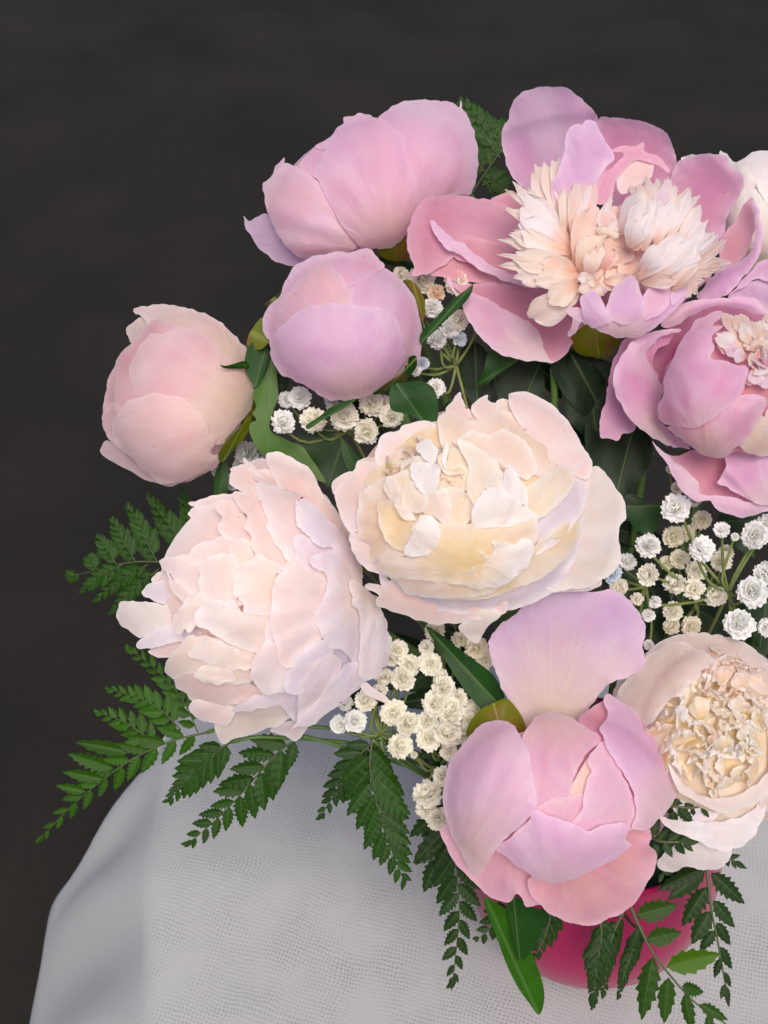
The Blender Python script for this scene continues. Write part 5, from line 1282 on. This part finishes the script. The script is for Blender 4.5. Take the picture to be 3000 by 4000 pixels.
big_frond('lower small dark fern frond between the pink and ivory peonies', 'K', [(360, 1830), (450, 1880), (560, 1890), (660, 1880), (760, 1890)], [60, 120, 140, 140, 130],
          [((440, 1880), (530, 1780), .5, None), ((420, 1900), (440, 2010), .6, None), ((490, 1885), (560, 2010), .55, None), ((520, 1885), (640, 1810), .5, None), ((580, 1888), (660, 1990), .55, None), ((600, 1885), (710, 1835), .5, None), ((640, 1885), (720, 1965), .5, None), ((650, 1882), (768, 1885), .6, None), ((400, 1850), (450, 1700), .5, None), ((380, 1840), (400, 1780), .6, None)], lin(32, 60, 32))
big_frond('dark fern tip sticking out from under the ivory peony', 'K', [(900, 1950), (980, 2000), (1060, 2050), (1140, 2095)], [-150, -150, -160, -170],
          [((960, 1980), (1040, 1935), .6, None), ((1000, 2010), (1090, 1990), .5, None), ((1040, 2040), (1142, 2096), .5, None), ((980, 2000), (1000, 2090), .5, None), ((1020, 2030), (1060, 2100), .5, None), ((470, 2130), (580, 2110), .5, None), ((480, 2130), (450, 2212), .5, None)], G3)
big_frond('pair of dark fern sprigs under the white blossoms by the cupped pink peony', 'G', [(180, 800), (120, 1000), (80, 1200), (60, 1450)], [-260, -255, -250, -250],
          [((120, 1180), (-10, 1250), .5, None), ((110, 1250), (-40, 1380), .5, None), ((90, 820), (-20, 870), .5, None), ((80, 1350), (0, 1520), .5, None), ((70, 850), (60, 930), .5, None), ((100, 900), (130, 990), .4, None)], G3)

# ================================================================== baby's breath
def blossom_mesh(seed, rows, bud=False):
    gq = random.Random(seed); V = []; F = []; ed = []
    for tilt, cnt, ln in rows:
        off = gq.uniform(0, 6.28)
        for k in range(cnt):
            a = off + 2 * math.pi * k / cnt + gq.uniform(-.18, .18); th = tilt + gq.uniform(-.12, .12)
            d = Vector((math.sin(th) * math.cos(a), math.sin(th) * math.sin(a), math.cos(th)))
            sd = d.cross(Vector((gq.uniform(-.3, .3), gq.uniform(-.3, .3), 1))).normalized(); nr = sd.cross(d).normalized()
            tw = gq.uniform(-.5, .5); s2 = sd * math.cos(tw) + nr * math.sin(tw); n2 = nr * math.cos(tw) - sd * math.sin(tw)
            L_ = ln * gq.uniform(.88, 1.1); wd = gq.uniform(.24, .34)
            k0 = len(V)
            for j, v in enumerate((0, .4, .75, 1.0)):
                pw = (.3, .8, 1.0, .72)[j]
                for u in (-1, 0, 1):
                    p = d * (L_ * (.3 + .7 * v)) + s2 * (u * wd * pw) + n2 * (.10 * u * u + .16 * v * v - .06)
                    if u == 0 and j == 3: p -= d * .07
                    V.append(tuple(p)); ed.append(v * .6 + .4 * math.sin(min(th, 1.57)))
            for j in range(3):
                for i in range(2):
                    F.append((k0 + j * 3 + i, k0 + j * 3 + i + 1, k0 + (j + 1) * 3 + i + 1, k0 + (j + 1) * 3 + i))
    # small green cup at the bottom
    me = bpy.data.meshes.new('blossom'); me.from_pydata(V, [], F)
    me.polygons.foreach_set('use_smooth', [True] * len(F))
    a = me.attributes.new('edge', 'FLOAT', 'POINT'); a.data.foreach_set('value', np.array(ed, np.float32))
    me.materials.append(BLOSSOM)
    return me
BM = [blossom_mesh(i, [(.18, 4, .72), (.5, 7, .82), (.85, 9, .92), (1.2, 10, .98), (1.55, 10, .96), (1.95, 9, .85), (2.4, 6, .8)]) for i in range(5)]
BUDS = [blossom_mesh(50 + i, [(.15, 4, .8), (.5, 7, .86), (1.0, 8, .86), (1.5, 8, .84), (2.0, 7, .84), (2.5, 5, .84)]) for i in range(2)]
brr = random.Random(12)
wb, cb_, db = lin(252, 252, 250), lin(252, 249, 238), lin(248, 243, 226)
def sprig(label, crop, node, nodew, blossoms):
    """blossoms: x, y, radius (crop px), height, colour"""
    k = CROP[crop][2]
    nd = P(crop, [node])[0]; loc = wpos([nd], nodew)[0]
    root = empty('babys_breath_sprig', loc); tag(root, label, 'white filler', "baby's breath between the peonies")
    parts = []
    for x, y, r_, w, c in blossoms:
        p = P(crop, [(x, y)])[0]; pos = wpos([p], w)[0]
        bud = r_ < 54 and brr.random() < .35
        o = bpy.data.objects.new('blossom', brr.choice(BUDS if bud else BM))
        toc = Vector(CAM) - Vector(pos); toc.normalize()
        dr = (toc + Vector((brr.uniform(-.55, .55), brr.uniform(-.55, .55), brr.uniform(-.1, .7)))).normalized()
        q = dr.to_track_quat('Z', 'Y').to_matrix() @ Matrix.Rotation(brr.uniform(0, 6.28), 3, 'Z')
        s = r_ * k * PX * (1 - w * PX / D0)
        M = (q * s).to_4x4(); M.translation = Vector(pos) - Vector(loc)
        link(o, root); o.matrix_local = M
        j = brr.uniform(.93, 1.02); o.color = (c[0] * j, c[1] * j, c[2] * j, 1)
        b0 = np.array(pos) - np.array(dr) * s * .5
        mid = b0 * .5 + loc * .5 + np.array((brr.uniform(-.004, .004), brr.uniform(-.004, .004), -.005))
        parts.append(tube(spline(np.array([b0, b0 * .8 + mid * .2 - np.array(dr) * s * .4, mid, loc]), 3), [.00045, .0005, .0005, .00055, .0006, .0006, .0007, .0007, .0008, .0008][:10], 5))
    e = FOAMTOP + np.array((brr.uniform(-.02, .02), brr.uniform(-.02, .02), -.01))
    parts.append(tube(spline(np.array([loc, loc * .6 + e * .4 + np.array((0, 0, .006)), e]), 4), .0008, 5))
    v, f = merge(parts); mesh_obj('stem', v, f, GSTEM, root)
sprig("baby's breath with crisp white round blossoms on yellow-green stems beside the ivory peony", 'F', (880, 1790), -60, [
    (580, 1310, 92, 60, wb), (415, 1525, 78, 20, wb), (420, 1690, 72, 10, cb_), (720, 1545, 84, 90, wb), (840, 1435, 52, 80, wb), (915, 1470, 30, 40, wb), (1030, 1465, 88, 60, wb), (1095, 1400, 60, 20, wb),
    (1100, 1680, 78, 90, wb), (1018, 1790, 98, 110, wb), (935, 1980, 98, 120, wb), (1100, 1990, 66, 60, wb), (455, 1845, 44, 20, wb)])
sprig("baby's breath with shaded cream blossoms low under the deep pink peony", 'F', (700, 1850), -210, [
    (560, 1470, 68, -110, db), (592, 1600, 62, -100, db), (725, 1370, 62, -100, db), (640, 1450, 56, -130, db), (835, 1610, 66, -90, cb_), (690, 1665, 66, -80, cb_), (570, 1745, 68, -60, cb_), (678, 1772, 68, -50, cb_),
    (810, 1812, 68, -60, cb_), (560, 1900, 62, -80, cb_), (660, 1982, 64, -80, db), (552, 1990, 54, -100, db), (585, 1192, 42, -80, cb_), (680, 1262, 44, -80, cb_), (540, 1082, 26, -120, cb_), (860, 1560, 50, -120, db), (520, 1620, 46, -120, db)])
sprig("small baby's breath sprig with a bluish blossom against the creamy peony's outer petal", 'F', (400, 1760), -200, [
    (250, 1757, 58, -90, cb_), (295, 1620, 58, -80, wb), (205, 1682, 62, -60, lin(226, 238, 248)), (415, 1922, 42, -60, wb), (350, 1830, 46, -90, cb_), (420, 2092, 34, -100, wb)])
sprig("baby's breath blossoms between the closed round bud and the wide open peony", 'A', (1330, 1700), -230, [
    (1120, 1195, 92, -130, cb_), (1330, 1215, 84, -100, cb_), (1210, 1280, 62, -130, lin(246, 226, 206)), (1185, 1362, 66, -120, wb), (1350, 1432, 70, -110, cb_), (1290, 1490, 66, -120, wb), (1222, 1552, 66, -130, wb),
    (1350, 1545, 48, -160, lin(232, 238, 244)), (1130, 1690, 44, -140, lin(232, 236, 246)), (1090, 1730, 44, -130, wb), (1210, 1835, 66, -160, wb), (1000, 1160, 50, -160, cb_), (1490, 1205, 34, -120, cb_)])
sprig("row of baby's breath blossoms under the closed round pink bud", 'A', (700, 2080), -220, [
    (410, 1892, 74, -120, wb), (310, 2040, 78, -90, wb), (490, 2030, 88, -80, cb_), (330, 1905, 56, -160, wb), (672, 2005, 92, -90, cb_), (825, 1925, 84, -110, cb_), (952, 2002, 80, -90, cb_), (800, 2090, 84, -70, cb_), (590, 1912, 46, -120, wb), (900, 1930, 60, -140, cb_), (610, 1960, 50, -150, cb_)])
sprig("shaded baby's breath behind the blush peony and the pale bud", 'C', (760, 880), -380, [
    (735, 795, 66, -320, lin(220, 222, 220)), (700, 860, 48, -330, lin(220, 222, 220)), (780, 800, 46, -330, lin(220, 222, 220)), (660, 930, 44, -340, lin(214, 218, 218)), (590, 880, 30, -340, wb)])  # greyed whites put this sprig's shade into the blossom colour
sprig("baby's breath cluster right of the blush peony over the tablecloth", 'E', (1500, 1620), -220, [
    (1592, 1162, 62, -120, cb_), (1560, 1205, 54, -130, cb_), (1620, 1312, 74, -100, cb_), (1420, 1440, 66, -110, cb_), (1362, 1542, 70, -120, wb), (1282, 1562, 56, -140, wb), (1310, 1452, 48, -150, wb), (1570, 1502, 80, -70, cb_),
    (1642, 1562, 76, -60, cb_), (1602, 1682, 76, -90, cb_), (1520, 1305, 56, -130, cb_), (1500, 1380, 50, -140, cb_), (1660, 1240, 64, -110, cb_)])
sprig("dense baby's breath clump left of the cupped pink peony's upright petal", 'G', (120, 880), -230, [
    (40, 422, 64, -70, cb_), (20, 342, 48, -90, cb_), (100, 542, 66, -40, cb_), (62, 622, 74, -30, cb_), (142, 642, 74, -30, cb_), (165, 590, 54, -60, cb_), (30, 782, 66, -50, cb_), (120, 762, 76, -30, cb_), (205, 762, 56, -70, cb_),
    (255, 642, 56, -100, cb_), (300, 402, 54, -130, cb_), (260, 342, 64, -130, db), (130, 842, 48, -60, cb_), (180, 302, 48, -150, db), (60, 262, 54, -130, db), (245, 292, 46, -150, db), (230, 700, 50, -90, cb_), (20, 700, 60, -60, cb_), (90, 480, 44, -80, cb_), (130, 690, 60, -20, cb_)])
sprig("few baby's breath blossoms at the cupped pink peony's left edge", 'G', (60, 920), -260, [
    (30, 1052, 76, -110, cb_), (100, 962, 56, -110, cb_), (72, 1162, 62, -110, cb_), (20, 1122, 56, -120, cb_), (-60, 830, 24, -160, cb_), (-40, 860, 22, -160, cb_)])
